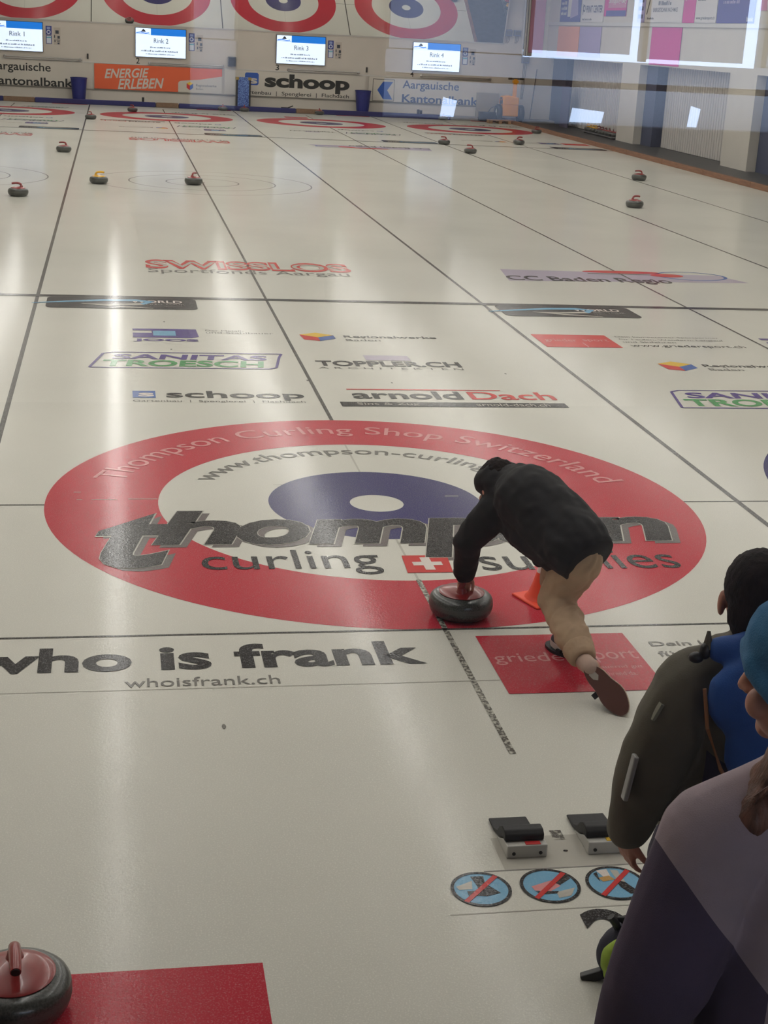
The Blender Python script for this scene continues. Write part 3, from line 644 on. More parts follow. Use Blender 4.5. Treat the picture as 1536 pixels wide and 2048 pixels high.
banner(28.25, 30.95, 3.12, 4.3, M_BW, 'white banner with two lines of dark capitals, left of the magenta strip',
       lambda s, w, h: (s.words(.95, 1.95, .42, .52, .001, M_GRN), s.text('ENERGIETECHNIK NACH MASS', .6, 2.35, .26, .36, .001, M_GRN, .01), s.words(.2, .7, .08, .13, .001, M_GRN), s.poly([(.1, .2), (.16, .2), (.4, .7), (.34, .7)], .001, M_INK)))
banner(27.45, 28.22, 3.12, 4.3, M_MAG, 'narrow magenta banner strip above the square magenta panel', lambda s, w, h: (s.text('grieder', .1, .6, .5, .6, .001, M_PNK, .01)))
banner(26.1, 27.42, 3.12, 4.3, M_BW, 'white banner with the web address www.griedersport.ch along its foot',
       lambda s, w, h: (s.text('www.griedersport.ch', .08, 1.25, .06, .15, .001, M_GRN, .01), s.words(.1, 1.25, .62, .68, .001, M_GRN), s.words(.1, .6, .5, .56, .001, M_GRN)))
banner(23.95, 26.05, 3.12, 4.3, M_PUR, 'dark purple banner near the right edge with small white lines',
       lambda s, w, h: (s.words(.3, 1.7, .55, .65, .001, M_LIL), s.words(.3, 1.3, .42, .5, .001, M_LIL), s.text('bank', 1.72, 2.08, .04, .14, .001, M_BW, .02)))
banner(21.0, 23.8, 3.38, 4.3, M_BW, 'white banner with a pink shape at the very right end of the upper row', lambda s, w, h: (s.poly([(.1, 0), (.5, 0), (.4, .5), (.2, .5)], .001, M_PNK), s.words(.8, 1.6, .1, .3, .001, M_PNK)))
tag(MB().box(11.62, 12.1, WALL-.03, WALL-.015, 2.15, 4.6, M_PNK).build('banner'), 'tall pale pink strip banner on the far wall beside the corner pipes', 'banner')

# electrical boxes and pipes in the far corner
for i, (x, z, w, h, lab) in enumerate(((10.93, 2.72, .22, .2, 'grey junction box above the yellow machine, left of a pair'), (11.22, 2.72, .22, .18, 'grey junction box with a pale handle above the yellow machine, right of a pair'), (11.55, 1.94, .24, .24, 'grey socket box lower on the far wall, trailing cables'))):
    t = thing('junction_box', lab, 'electrical box', (x, WALL, z)); MB().box(-w/2, w/2, -.12, 0, -h/2, h/2, mat('box_grey', (104, 106, 124), .5)).build('box_body', t, bevel=.01)
    MB().box(-w/2+.03, w/2-.03, -.135, -.12, -h/2+.04, h/2-.04, M_GREYP).build('lid', t)
    mb = MB()
    for q in range(3): mb.tube([(-.04+.04*q, -.06, -h/2), (-.05+.05*q, -.05, -h/2-.12), (-.06+.03*q, -.03, -h/2-.22-.9*(i == 2))], .006, M_BLACK, 6)
    mb.build('cable', t)
for x in (11.42, 11.5, 11.58): tag(MB().tube([(x, WALL-.06, 2.06), (x, WALL-.06, CEIL)], .028, M_PALEM, 10).build('conduit_pipe', smooth=True), 'grey conduit pipe rising up the far corner above the socket box', 'pipe', 'conduit pipes in the far corner')

# ------------------------------------------------------------------ curling stones
def granite(name, a, b, sc):
    return mat(name, a, .28, var2=b, vscale=sc, bump=.05, bscale=300, coat=.25)
M_GRA = granite('grey_granite', (46, 48, 46), (78, 80, 75), 160); M_BAND = mat('striking_band', (96, 97, 92), .55, var2=(72, 73, 69), vscale=200)
M_RH = mat('red_handle', (136, 32, 31), .3, coat=.4); M_YH = mat('yellow_handle', (222, 170, 30), .3, coat=.4); M_TIP = mat('handle_tip', (34, 20, 20), .5)
M_STK = mat('sticker', (215, 215, 205), .5)
def make_stone(hm):
    t = thing('curling_stone', '', 'curling stone')
    pr = [(.05, .003), (.066, 0), (.09, .001), (.112, .006), (.13, .017), (.141, .032), (.1455, .048), (.146, .053)]
    body = MB().lathe(pr, M_GRA, 48, cap=False)
    body.lathe([(.146, .053), (.1465, .057), (.1465, .071), (.146, .075)], M_BAND, 48, cap=False)
    body.lathe([(.146, .075), (.1445, .086), (.139, .097), (.128, .107), (.112, .113), (.04, .117), (.0, .117)], M_GRA, 48, cap=False)
    body.build('stone_body', t, smooth=True)
    MB().lathe([(.103, .113), (.105, .117), (.098, .122), (.070, .129), (.036, .136), (.02, .139), (0, .14)], hm, 40, cap=False).build('cap', t, smooth=True)
    h = MB().tube([(-.045, 0, .128), (-.046, 0, .15), (-.04, 0, .168), (-.022, 0, .180), (.0, 0, .184), (.03, 0, .184), (.062, 0, .182), (.086, 0, .178)], [.026, .019, .0165, .016, .016, .016, .016, .0145], hm, 14)
    h.tube([(.085, 0, .178), (.0885, 0, .1775)], [.0125, .0115], M_TIP, 14); h.build('handle', t, smooth=True)
    MB().lathe([(.013, .1225), (.013, .1245), (0, .125)], M_STK, 16, Matrix.Translation((.04, -.06, .0015)), cap=False).build('sticker', t)
    return t
red0 = make_stone(M_RH); yel0 = make_stone(M_YH); used = {}
def stone(x, y, label, rot=0, hm='r', group=None, z=0):
    src = red0 if hm == 'r' else yel0
    if hm in used: o = dup(src, label, (x, y, z), R(rot))
    else: o = src; o.location = (x, y, z); o.rotation_euler.z = R(rot); o['label'] = label; used[hm] = 1
    if group: o['group'] = group
    return o
stone(.105, -1.665, 'large red-handled stone gripped by the crouching player', 75)
stone(-1.715, -4.345, 'red-handled stone with a white sticker in the bottom left corner', -85)
stone(-1.80, -4.66, 'red-handled stone cut off by the bottom left corner of the view', -60)
stone(-1.69, 16.58, 'yellow-handled stone standing alone left of the training rings', 10, 'y')
stone(-.168, 16.92, 'red-handled stone on the centre line inside the thin training rings', 60)
stone(-2.82, 14.51, 'red-handled stone nearest the left edge, in front of the training circles', 180)
stone(-2.41, 22.2, 'red-handled stone just left of the sideline, behind the yellow one', 175)
stone(-2.04, 32.4, 'dark-handled stone touching the sideline before the second far house', 120)
stone(-.92, 36.45, 'red-handled stone on the back left of the second far house', 130)
stone(1.84, 38.98, 'stone against the bumper just left of the blue brush stand', 90)
stone(2.5, 38.98, 'stone against the bumper directly below the blue brush stand', 90)
stone(4.83, 38.98, 'stone against the tan bumper behind the third far house', 90)
stone(6.49, 28.3, 'red-handled stone standing where the sideline meets the far hog line', 150)
stone(6.565, 25.8, 'red-handled stone just in front of the far hog line, on the sideline', 150)
stone(8.66, 29.35, 'red-handled stone between the far hog line and the fourth house', 10)
stone(10.45, 34.1, 'stone close to the timber kerb at the right of the fourth house', 30)
stone(8.785, 20.6, 'red-handled stone on the fourth rink centre line, the farther of two', 170)
stone(6.97, 15.65, 'red-handled stone by the sideline at the right, the nearer of two', 15)
stone(8.76, 38.98, 'stone at the right end of the blue bumper, below the arrow board', 60)
# dolly of parked stones in the right recess
t = thing('stone_dolly', 'low grey dolly carrying parked stones in the right wall recess', 'dolly', (12.36, 34.0, .02)); MB().box(-.17, .17, -1.5, 1.45, .03, .06, M_GREYP).build('deck', t)
for s in (-1.3, 1.25): MB().box(-.14, .14, s-.03, s+.03, 0, .03, M_BLACK).build('foot', t)
names = ['first', 'second', 'third', 'fourth', 'fifth', 'sixth', 'seventh', 'eighth', 'ninth']
for i in range(9):
    y = 35.2-.315*i; c = 'y' if i < 3 else 'r'
    stone(12.36, y, '%s-handled parked stone, %s from the far end of the low dolly' % ('yellow' if c == 'y' else 'red', names[i]), 180+10*i, c, 'parked stones in the recess', .08)

# ------------------------------------------------------------------ ice machine, pallet
M_MY = mat('machine_yellow', (226, 150, 8), .4); 
t = thing('ice_scraper_machine', 'yellow two-wheeled ice scraper machine parked in the far right corner', 'machine', (10.95, 39.15, 0))
b = MB(); b.box(-.3, .22, -.24, .3, .2, .72, M_MY); b.prism([(-.3, .55), (.22, .55), (.22, .78), (-.1, .84), (-.3, .8)], -.2, .26, M_MY, Matrix.Rotation(R(90), 4, 'X')); b.build('chassis', t, bevel=.03)
for s, x in ((0, -.38), (1, .34)):
    wm = Matrix.Translation((x, -.02, .28)) @ Matrix.Rotation(R(90), 4, 'Y')
    w = MB().lathe([(.15, -.075), (.26, -.075), (.28, -.05), (.28, .05), (.26, .075), (.15, .075)], M_BLACK, 36, wm, cap=False).build('wheel', t, smooth=True)
    MB().lathe([(0, -.07), (.05, -.078), (.15, -.06), (.15, .06), (.05, .078), (0, .07)], M_PALEM if s == 0 else M_GREYP, 24, wm, cap=False).build('rim', w, smooth=True)
MB().box(.06, .17, -.06, .06, .7, 1.34, M_MY).box(.03, .2, -.08, .08, 1.22, 1.3, M_MY).build('steering_column', t, bevel=.01)
MB().tube([(-.08, 0, 1.34), (.31, 0, 1.35)], .018, M_BLACK, 8).lathe([(.03, 0), (.03, .12)], M_BLACK, 10, Matrix.Translation((-.12, 0, 1.345)) @ Matrix.Rotation(R(90), 4, 'Y')).lathe([(.03, 0), (.03, .12)], M_BLACK, 10, Matrix.Translation((.26, 0, 1.35)) @ Matrix.Rotation(R(90), 4, 'Y')).build('handlebar', t)
MB().box(-.98, -.3, -.1, .16, .02, .3, M_BLACK).build('blade_box', t, bevel=.01)
MB().tube([(-.7, 0, .3), (-.62, 0, .42), (-.25, 0, .6)], .014, M_BLACK, 6).build('lever', t)
MB().box(-.34, -.18, -.1, .0, .72, .78, M_BLACK).build('lamp', t)
t = thing('wooden_pallet', 'short wooden pallet lying on the ice before the yellow machine', 'pallet', (10.44, 38.45, 0)); M_PAL = mat('pallet_wood', (142, 108, 74), .7, var=.2, vscale=8)
for k in range(3): MB().box(-.35, .35, -.15+.15*k-.05, -.15+.15*k+.05, .09, .11, M_PAL).build('deck_board', t)
for x in (-.3, 0, .3): MB().box(x-.05, x+.05, -.2, .2, 0, .09, M_PAL).build('block', t)
tag(MB().box(10.02, 10.75, 39.86, 39.93, .1, .85, mat('beige_sheet', (150, 140, 122), .6)).build('leaning_sheet'), 'beige sheet standing against the wall behind the yellow machine', 'sheet')
tag(MB().tube([(11.75, 39.6, .11), (11.95, 39.9, 1.65)], .014, M_TIP, 8).build('broom_stick'), 'thin dark broom stick leaning in the far right corner', 'broom')
tag(MB().box(12.30, 12.34, 37.3, 38.1, .02, 1.25, M_SLT, None).build('leaning_plank'), 'dark plank leaning upright by the corner column on the right', 'plank')

# ------------------------------------------------------------------ hacks and cone
M_RUB = mat('hack_rubber', (15, 14, 15), .6, bump=.1, bscale=120); M_HW = mat('hack_white', (196, 194, 188), .45)
def hack(x, label, chip):
    t = thing('hack', label, 'hack', (x, -3.66, 0), 0, 'foothold hacks on the ice')
    base = MB(); base.prism([(-.07, 0), (.095, 0), (.03, .02), (-.01, .042), (-.07, .046)], -.068, .068, M_HW, Matrix(((0, 0, 1, 0), (1, 0, 0, 0), (0, 1, 0, 0), (0, 0, 0, 1))))
    base.build('base_block', t, bevel=.004)
    prof = [(.172, .004), (.172, .012), (.10, .018), (.06, .034), (.035, .062), (.005, .080), (-.025, .080), (-.042, .068), (-.042, .046), (-.01, .044), (.03, .022), (.10, .004)]
    MB().prism(prof, -.07, .062, M_RUB, Matrix(((0, 0, 1, 0), (1, 0, 0, 0), (0, 1, 0, 0), (0, 0, 0, 1)))).build('rubber_cup', t, bevel=.006)
    MB().box(-.005, .045, -.066, -.046, .0455, .0475, chip).build('marker_chip', t)
    mb = MB()
    for s in (-.045, .045): mb.lathe([(.006, 0), (.006, .003), (0, .004)], M_BLACK, 10, Matrix.Translation((s, -.07, .018)) @ Matrix.Rotation(R(90), 4, 'X'), cap=False)
    mb.build('bolt', t)
hack(-.14, 'black rubber hack on a white block with a red chip, left of the pair', mat('chip_red', (190, 40, 40), .5)); hack(.135, 'black rubber hack on a white block with a yellow chip, right of the pair', mat('chip_yellow', (220, 180, 50), .5))
mb = MB(); mb.rect(-.23, .23, -3.80, -3.60, Z(0), I_SMOKE); mb.disc(-.0, -3.7, .008, .006, Z(2), I_BLACK); paint(mb, 'hack_plate')
M_CONE = mat('cone_orange', (236, 74, 40), .5); M_CW = mat('cone_white', (225, 215, 205), .5)
t = thing('marker_cone', 'orange marker cone with a white tip standing beside the player', 'cone', (.545, -1.49, 0), R(20))
b = MB(); b.prism([(-.105, -.105), (.105, -.105), (.105, .105), (-.105, .105)], 0, .012, M_CONE); b.build('foot_plate', t, bevel=.006)
MB().lathe([(.085, .012), (.07, .03), (.052, .08), (.036, .14)], M_CONE, 28).build('cone_body', t, smooth=True); MB().lathe([(.036, .14), (.024, .19), (.018, .2), (0, .202)], M_CW, 24).build('cone_tip', t, smooth=True)

# ------------------------------------------------------------------ people
def shell_capsule(mb, p0, p1, r0, r1, m, n=16, flat=1.0, up=(0, 0, 1)):
    """closed tapered limb piece with rounded ends; flat squashes it along `up`"""
    p0, p1 = Vector(p0), Vector(p1); t = (p1-p0); L = t.length; t = t.normalized() if L > 1e-6 else Vector((0, 0, 1))
    u = Vector(up); u = (u-t*u.dot(t)); u = u.normalized() if u.length > 1e-4 else t.orthogonal().normalized(); w = t.cross(u)
    rows = [(p0-t*r0*math.cos(a), r0*math.sin(a)) for a in (R(2), R(30), R(60), R(90))]+[(p1+t*r1*math.cos(a), r1*math.sin(a)) for a in (R(90), R(60), R(30), R(2))]
    vs = []; fs = []
    for c, r in rows:
        for k in range(n): g = 2*math.pi*k/n; vs.append(c+w*r*math.cos(g)+u*r*flat*math.sin(g))
    for i in range(len(rows)-1):
        for k in range(n): a, b = i*n+k, i*n+(k+1) % n; fs.append((a, b, b+n, a+n))
    fs.append(tuple(range(n))[::-1]); fs.append(tuple((len(rows)-1)*n+k for k in range(n)))
    mb.add(vs, fs, m)
def chain(mb, pts, rad, m, flat=1.0, up=(0, 0, 1)):
    for i in range(len(pts)-1): shell_capsule(mb, pts[i], pts[i+1], rad[i], rad[i+1], m, 16, flat, up)
def ell(mb, c, r, m, M=None, n=20):
    vs = []; fs = []; q = n//2
    for i in range(q+1):
        a = math.pi*(i+.02*(i == 0)-.02*(i == q))/q
        for k in range(n):
            g = 2*math.pi*k/n; p = Vector((r[0]*math.sin(a)*math.cos(g), r[1]*math.sin(a)*math.sin(g), r[2]*math.cos(a)))
            vs.append((M @ p if M is not None else p)+Vector(c))
    for i in range(q):
        for k in range(n): a, b = i*n+k, i*n+(k+1) % n; fs.append((a, a+n, b+n, b))
    fs.append(tuple(range(n))); fs.append(tuple(q*n+k for k in range(n))[::-1])
    mb.add(vs, fs, m)
def fuse(mb, name, parent, voxel=.01, smooth=6, wr=0, wf=9, wst=(1, 1, 1), mats=None, pick=None, cut=None, fold=None, planes=(), clip=None):
    """melt overlapping closed shells into one continuous surface"""
    me = bpy.data.meshes.new('shells'); me.from_pydata([tuple(p) for p in mb.v], [], mb.f); me.update()
    o = bpy.data.objects.new('shells', me); COL.objects.link(o)
    r = o.modifiers.new('r', 'REMESH'); r.mode = 'VOXEL'; r.voxel_size = voxel
    if smooth:
        q = o.modifiers.new('s', 'SMOOTH'); q.iterations = smooth; q.factor = .5
    dg = bpy.context.evaluated_depsgraph_get(); out = bpy.data.meshes.new_from_object(o.evaluated_get(dg))
    bpy.data.objects.remove(o); bpy.data.meshes.remove(me)
    if cut:
        bm = bmesh.new(); bm.from_mesh(out)
        bmesh.ops.delete(bm, geom=[f for f in bm.faces if cut(f.calc_center_median())], context='FACES'); bm.to_mesh(out); bm.free()
    if clip:
        bm = bmesh.new(); bm.from_mesh(out)
        bmesh.ops.bisect_plane(bm, geom=bm.verts[:]+bm.edges[:]+bm.faces[:], plane_co=clip[0], plane_no=clip[1], clear_outer=True)
        bmesh.ops.holes_fill(bm, edges=[e for e in bm.edges if e.is_boundary], sides=0); bm.to_mesh(out); bm.free()
    if planes:
        bm = bmesh.new(); bm.from_mesh(out)
        for co, no in planes: bmesh.ops.bisect_plane(bm, geom=bm.verts[:]+bm.edges[:]+bm.faces[:], plane_co=co, plane_no=no)
        bm.to_mesh(out); bm.free()
    out.update(); picks = [pick(p.center, p.normal) for p in out.polygons] if pick else [0]*len(out.polygons)
    if wr:
        out.update(); nn = [v.normal.copy() for v in out.vertices]
        for v, n in zip(out.vertices, nn):
            p = Vector((v.co.x*wst[0], v.co.y*wst[1], v.co.z*wst[2]))*wf
            d = noise.noise(p)*.7+noise.noise(p*2.3+Vector((3, 1, 7)))*.45
            d = d if d > 0 else d*.6
            v.co += n*(d*wr)
    if fold:
        out.update(); nn = [v.normal.copy() for v in out.vertices]
        for v, n in zip(out.vertices, nn): v.co += n*fold(v.co)
    out.name = name
    out.materials.clear()
    for m in (mats or mb.mats): out.materials.append(m)
    out.polygons.foreach_set('material_index', picks)
    out.polygons.foreach_set('use_smooth', [True]*len(out.polygons))
    ob = bpy.data.objects.new(name, out); COL.objects.link(ob); ob.parent = parent
    return ob
def frame(fwd, up=(0, 0, 1)):
    f = Vector(fwd).normalized(); r = f.cross(Vector(up)).normalized(); u = r.cross(f); return Matrix((r, f, u)).transposed()   # local x right, y forward, z up
def skin_head(mb, c, F, s, m):
    P = lambda x, y, z: Vector(c)+F @ (Vector((x, y, z))*s)
    ell(mb, P(0, -.012, .025), (.074*s, .092*s, .088*s), m, F); ell(mb, P(0, .02, -.045), (.058*s, .066*s, .066*s), m, F)
    ell(mb, P(0, .06, -.088), (.026*s, .022*s, .022*s), m, F)
    shell_capsule(mb, P(0, .085, .012), P(0, .103, -.026), .008*s, .0125*s, m); ell(mb, P(0, .106, -.03), (.0135*s, .012*s, .010*s), m, F)
    for q in (-1, 1):
        ell(mb, P(q*.011, .094, -.034), (.008*s, .009*s, .007*s), m, F); ell(mb, P(q*.042, .058, -.038), (.024*s, .022*s, .026*s), m, F)
        ell(mb, P(q*.028, .076, .026), (.022*s, .014*s, .008*s), m, F)
        ell(mb, P(q*.079, -.012, -.012), (.010*s, .020*s, .031*s), m, F)
    ell(mb, P(0, .084, -.058), (.021*s, .010*s, .005*s), m, F); ell(mb, P(0, .082, -.068), (.018*s, .010*s, .006*s), m, F)
def eyes(parent, c, F, s):
    for q in (-1, 1):
        P = Vector(c)+F @ (Vector((q*.029, .078, .008))*s)
        e = MB(); ell(e, P, (.0115*s,)*3, mat('eye_white', (214, 208, 200), .3), None, 12); ell(e, P+F @ Vector((0, .0075*s, 0)), (.006*s, .0055*s, .006*s), mat('iris_brown', (50, 32, 24), .3), None, 10)
        e.build('eye', parent, smooth=True)
def hand(mb, wrist, d, palm_n, s, m, curl=.5, thumb=1, spread=.05):
    """palm, four unequal bent fingers and a thumb from the palm's side"""
    d = Vector(d).normalized(); pn = Vector(palm_n); pn = (pn-d*pn.dot(d)).normalized(); side = d.cross(pn)*thumb
    w = Vector(wrist); k = w+d*.062*s
    for q in (-.022, -.007, .008, .022): shell_capsule(mb, w+side*q*.6*s, k+side*q*1.25*s, .0125*s, .0105*s, m, 10)
    for q, L in ((.028, .058), (.0095, .066), (-.009, .062), (-.027, .049)):
        b = k+side*q*s; a = 0; p = b; dd = d
        for seg, (f, r0, r1) in enumerate(((.45, .0088, .0082), (.31, .0082, .0075), (.24, .0075, .0062))):
            a += curl*(.55, .75, .6)[seg]; v = (d*math.cos(a)+pn*math.sin(a)+side*(q/.028)*spread).normalized()
            e = p+v*L*f*s*1.05; shell_capsule(mb, p, e, r0*s, r1*s, m, 10); p = e
    b = w+d*.018*s+side*.022*s; v1 = (d*.72+side*.6+pn*.35).normalized(); e1 = b+v1*.034*s; v2 = (d*.9+side*.12+pn*(.35+curl*.3)).normalized(); e2 = e1+v2*.027*s; e3 = e2+(v2+pn*.3).normalized()*.018*s
    chain(mb, [b, e1, e2, e3], [.0125*s, .0098*s, .0088*s, .0068*s], m)

M_SKIN = mat('skin_light', (196, 138, 116), .5, var=.06, vscale=30); M_SKIN2 = mat('skin_warm', (176, 116, 94), .5, var=.06, vscale=30)
M_HAIRD = mat('hair_dark_brown', (27, 18, 15), .8, spec=.2, var=.35, vscale=40, bump=.3, bscale=260, stretch=(1, 1, .25)); M_HAIRB = mat('hair_auburn', (112, 74, 58), .5, var=.4, vscale=60, bump=.3, bscale=200, stretch=(1, 1, .1))
M_JBLK = mat('jacket_black', (13, 11, 12), .8, bump=.15, bscale=400); M_TAN = mat('trousers_tan', (178, 150, 122), .8, var=.08, vscale=10, bump=.15, bscale=500)

# --- the player -------------------------------------------------------------
pl = thing('person', 'person in black jacket and tan trousers crouching to slide a stone', 'person', (0, 0, 0))
b = MB(); s = .92
hc = Vector((.195, -1.80, .655)); hf = frame((-.35, .85, -.45))
skin_head(b, hc, hf, .95, M_SKIN)
neck = Vector((.245, -1.90, .665)); chest = Vector((.30, -2.0, .63)); pelv = Vector((.435, -2.21, .52))
shR = Vector((.175, -1.875, .575)); elR = Vector((.085, -1.80, .405)); wrR = Vector((.112, -1.70, .215))
shL = Vector((.335, -1.845, .69)); elL = Vector((.36, -1.74, .50)); wrL = Vector((.40, -1.88, .36))
hpR = Vector((.468, -2.24, .475)); knR = Vector((.402, -2.13, .262)); anR = Vector((.425, -2.50, .125))
hpL = Vector((.415, -2.18, .49)); knL = Vector((.44, -1.97, .30)); anL = Vector((.49, -2.19, .10))
chain(b, [hc, neck, chest, pelv], [.05, .055, .10, .105], M_SKIN)
chain(b, [neck, shR, elR, wrR], [.05, .048, .036, .026], M_SKIN); chain(b, [neck, shL, elL, wrL], [.05, .048, .036, .026], M_SKIN)
chain(b, [pelv, hpR, knR, anR], [.09, .078, .05, .034], M_SKIN); chain(b, [pelv, hpL, knL, anL], [.09, .078, .05, .034], M_SKIN)
heel = Vector((.397, -2.605, .160)); toe = Vector((.532, -2.752, .012)); ax = (toe-heel).normalized()
shell_capsule(b, anR, heel+ax*.06+Vector((0, .05, .02)), .034, .036, M_SKIN); shell_capsule(b, anL, Vector((.47, -2.12, .05)), .034, .03, M_SKIN)
hand(b, wrR, (.0, .16, -.3), (-.2, -1, -.15), .88, M_SKIN, 1.15, -1, .02)
hand(b, wrL, (.3, -.6, -.5), (0, -.5, -1), .88, M_SKIN, .5, 1)
fuse(b, 'body', pl, .0045, 3); eyes(pl, hc, hf, .95)
b = MB(); P = lambda x, y, z: hc+hf @ (Vector((x, y, z))*.95)
ell(b, P(0, -.022, .038), (.083, .098, .09), M_HAIRD, hf); ell(b, P(0, -.07, -.02), (.066, .045, .07), M_HAIRD, hf); ell(b, P(.03, .02, .105), (.045, .05, .035), M_HAIRD, hf)
fuse(b, 'hair', pl, .006, 2, .008, 60)
b = MB()
chain(b, [pelv+Vector((.008, -.035, .012)), Vector((.375, -2.10, .595)), chest+Vector((-.01, .02, .03)), Vector((.265, -1.905, .655))], [.147, .155, .152, .105], M_JBLK)
chain(b, [Vector((.40, -2.16, .50)), Vector((.32, -2.03, .54)), Vector((.26, -1.92, .56))], [.118, .125, .10], M_JBLK)
chain(b, [Vector((.25, -1.91, .63)), shR, elR+Vector((-.004, 0, 0)), wrR+Vector((-.006, .003, .006))], [.09, .085, .064, .05], M_JBLK)
chain(b, [Vector((.29, -1.91, .67)), shL, elL, wrL], [.09, .076, .058, .046], M_JBLK)
ell(b, hc+hf @ Vector((.015, -.05, -.02)), (.108, .095, .125), M_JBLK, hf); ell(b, hc+hf @ Vector((.01, -.01, .03)), (.102, .112, .092), M_JBLK, hf)
chain(b, [hc+Vector((.03, -.03, .03)), Vector((.27, -1.93, .70)), Vector((.35, -2.0, .66))], [.085, .10, .12], M_JBLK)
fuse(b, 'jacket', pl, .008, 5, .013, 11, clip=(pelv+Vector((.36, -.65, -.42)).normalized()*.10, Vector((.36, -.65, -.42)).normalized()))
b = MB(); chain(b, [wrR+Vector((0, -.0, .022)), wrR+Vector((0, .004, .0))], [.046, .043], M_JBLK); fuse(b, 'cuff', pl, .006, 2)
b = MB()
chain(b, [pelv+Vector((-.01, .0, .02)), hpR+Vector((-.02, .0, -.0)), knR+Vector((.0, .0, 0)), anR+Vector((-.016, .10, .06)), anR+Vector((-.012, .062, .046))], [.118, .104, .078, .072, .064], M_TAN)
chain(b, [pelv+Vector((-.02, 0, 0)), hpL, knL+Vector((-.005, -.01, 0)), anL+Vector((-.02, .03, .05))], [.10, .088, .066, .056], M_TAN)
def crease(p):
    t = (p-knR).dot((anR-knR).normalized()); w = max(0, 1-abs(t-.16)/.2)
    return .0042*w*math.sin(t*70+p.x*55-p.z*25+7*noise.noise(p*11))
fuse(b, 'trousers', pl, .007, 4, .009, 13, fold=crease)
b = MB(); b.tube([anR+Vector((-.012, .06, .045)), anR+Vector((-.010, .035, .036)), anR+Vector((-.006, .008, .024)), anR+Vector((-.005, -.004, .018))], [.066, .065, .060, .052], M_TAN, 22); fuse(b, 'trouser_cuff', pl, .005, 2, .004, 30)
def sole_outline(L, n=36, w0=.046, w1=.055):
    P = []
    for k in range(n):
        t = 2*math.pi*k/n; y = .5-.5*math.cos(t); sd = 1 if t < math.pi else -1
        wd = (w0+(w1-w0)*min(1, max(0, (y-.3)/.4))-.008*math.exp(-((y-.42)/.14)**2))*(math.sin(math.pi*min(1, max(0, y)))**.42)
        P.append((sd*wd+.006*math.sin(y*3.1), y*L))
    return P
M_SOLE = mat('sole_brown', (92, 56, 46), .7, bump=.2, bscale=300); M_FOX = mat('sole_edge_cream', (196, 176, 150), .6); M_SHOE = mat('shoe_black', (26, 24, 26), .6)
def shoe(parent, heel, toe, up, L, sole_m, edge_m, upper_m, name='shoe', foot_h=.07):
    y = (Vector(toe)-Vector(heel)).normalized(); z = Vector(up); z = (z-y*z.dot(y)).normalized(); x = y.cross(z)
    M4 = Matrix((x, y, z)).transposed().to_4x4(); M4.translation = Vector(heel)
    o = sole_outline(L); sh = MB(); sc_ = lambda f, dy=0: [(a*f, (q-L/2)*(1-(1-f)*.4)+L/2+dy) for a, q in o]
    lay = [(1.0, .024, 0), (1.0, .035, 0), (.93, .052, 0), (.78, .068, -.006), (.52, .078, -.016)]
    vs = []; fs = []; n = len(o)
    for f, zz, dy in lay: vs += [(a, q, zz*(1.15 if q < L*.55 else 1-(.25*(q/L-.55)/.45))) for a, q in sc_(f, dy)]
    for i in range(len(lay)-1):
        for k in range(n): a, c = i*n+k, i*n+(k+1) % n; fs.append((a, c, c+n, a+n))
    fs.append(tuple((len(lay)-1)*n+k for k in range(n))); sh.add(vs, fs, upper_m, M4)
    r = sh.build(name, parent, smooth=True)
    e = MB(); e.prism(sc_(1.03), .006, .027, edge_m, M4); e.build('sole_edge', r, smooth=False)
    t = MB(); t.prism(o, 0, .0065, sole_m, M4); t.build('sole', r)
    return r, M4
shn, M4 = shoe(pl, heel, toe, anR+Vector((.0, .06, .02))-heel, .245, M_SOLE, M_FOX, M_SHOE)
q = MB(); q.poly([(-.014, .035), (.012, .028), (.016, .06), (.002, .075), (-.012, .06)], -.0008, mat('worn_patch', (170, 160, 150), .7)); q.v = [M4 @ v for v in q.v]; q.f = [f[::-1] for f in q.f]; q.build('worn_patch', shn)
q = MB(); q.box(-.062, -.040, .10, .122, .028, .05, M_SHOE, M4); q.build('strap_tab', shn)
q = MB(); shell_capsule(q, anR+Vector((-.003, .0, .014)), heel+ax*.045+Vector((.0, .035, .015)), .035, .036, mat('sock_pale', (176, 150, 136), .8)); fuse(q, 'sock', pl, .005, 3)
sh2, M5 = shoe(pl, (.545, -2.245, .016), (.435, -2.035, .016), (0, 0, 1), .235, mat('midsole_white', (214, 208, 200), .6), mat('midsole_white', (214, 208, 200), .6), mat('shoe_navy', (34, 30, 44), .6))
q = MB(); q.box(-.050, -.034, .06, .13, .03, .056, mat('shoe_orange', (226, 78, 40), .5), M5); q.box(.034, .050, .06, .13, .03, .056, MATS['shoe_orange'], M5); q.build('orange_flash', sh2)
q = MB(); q.prism([(a*1.35, (c-.118)*1.22+.118) for a, c in sole_outline(.235)], -.014, -.001, M_SHOE, M5); q.box(-.058, .058, .13, .155, -.002, .012, M_SHOE, M5); q.build('slider', pl)

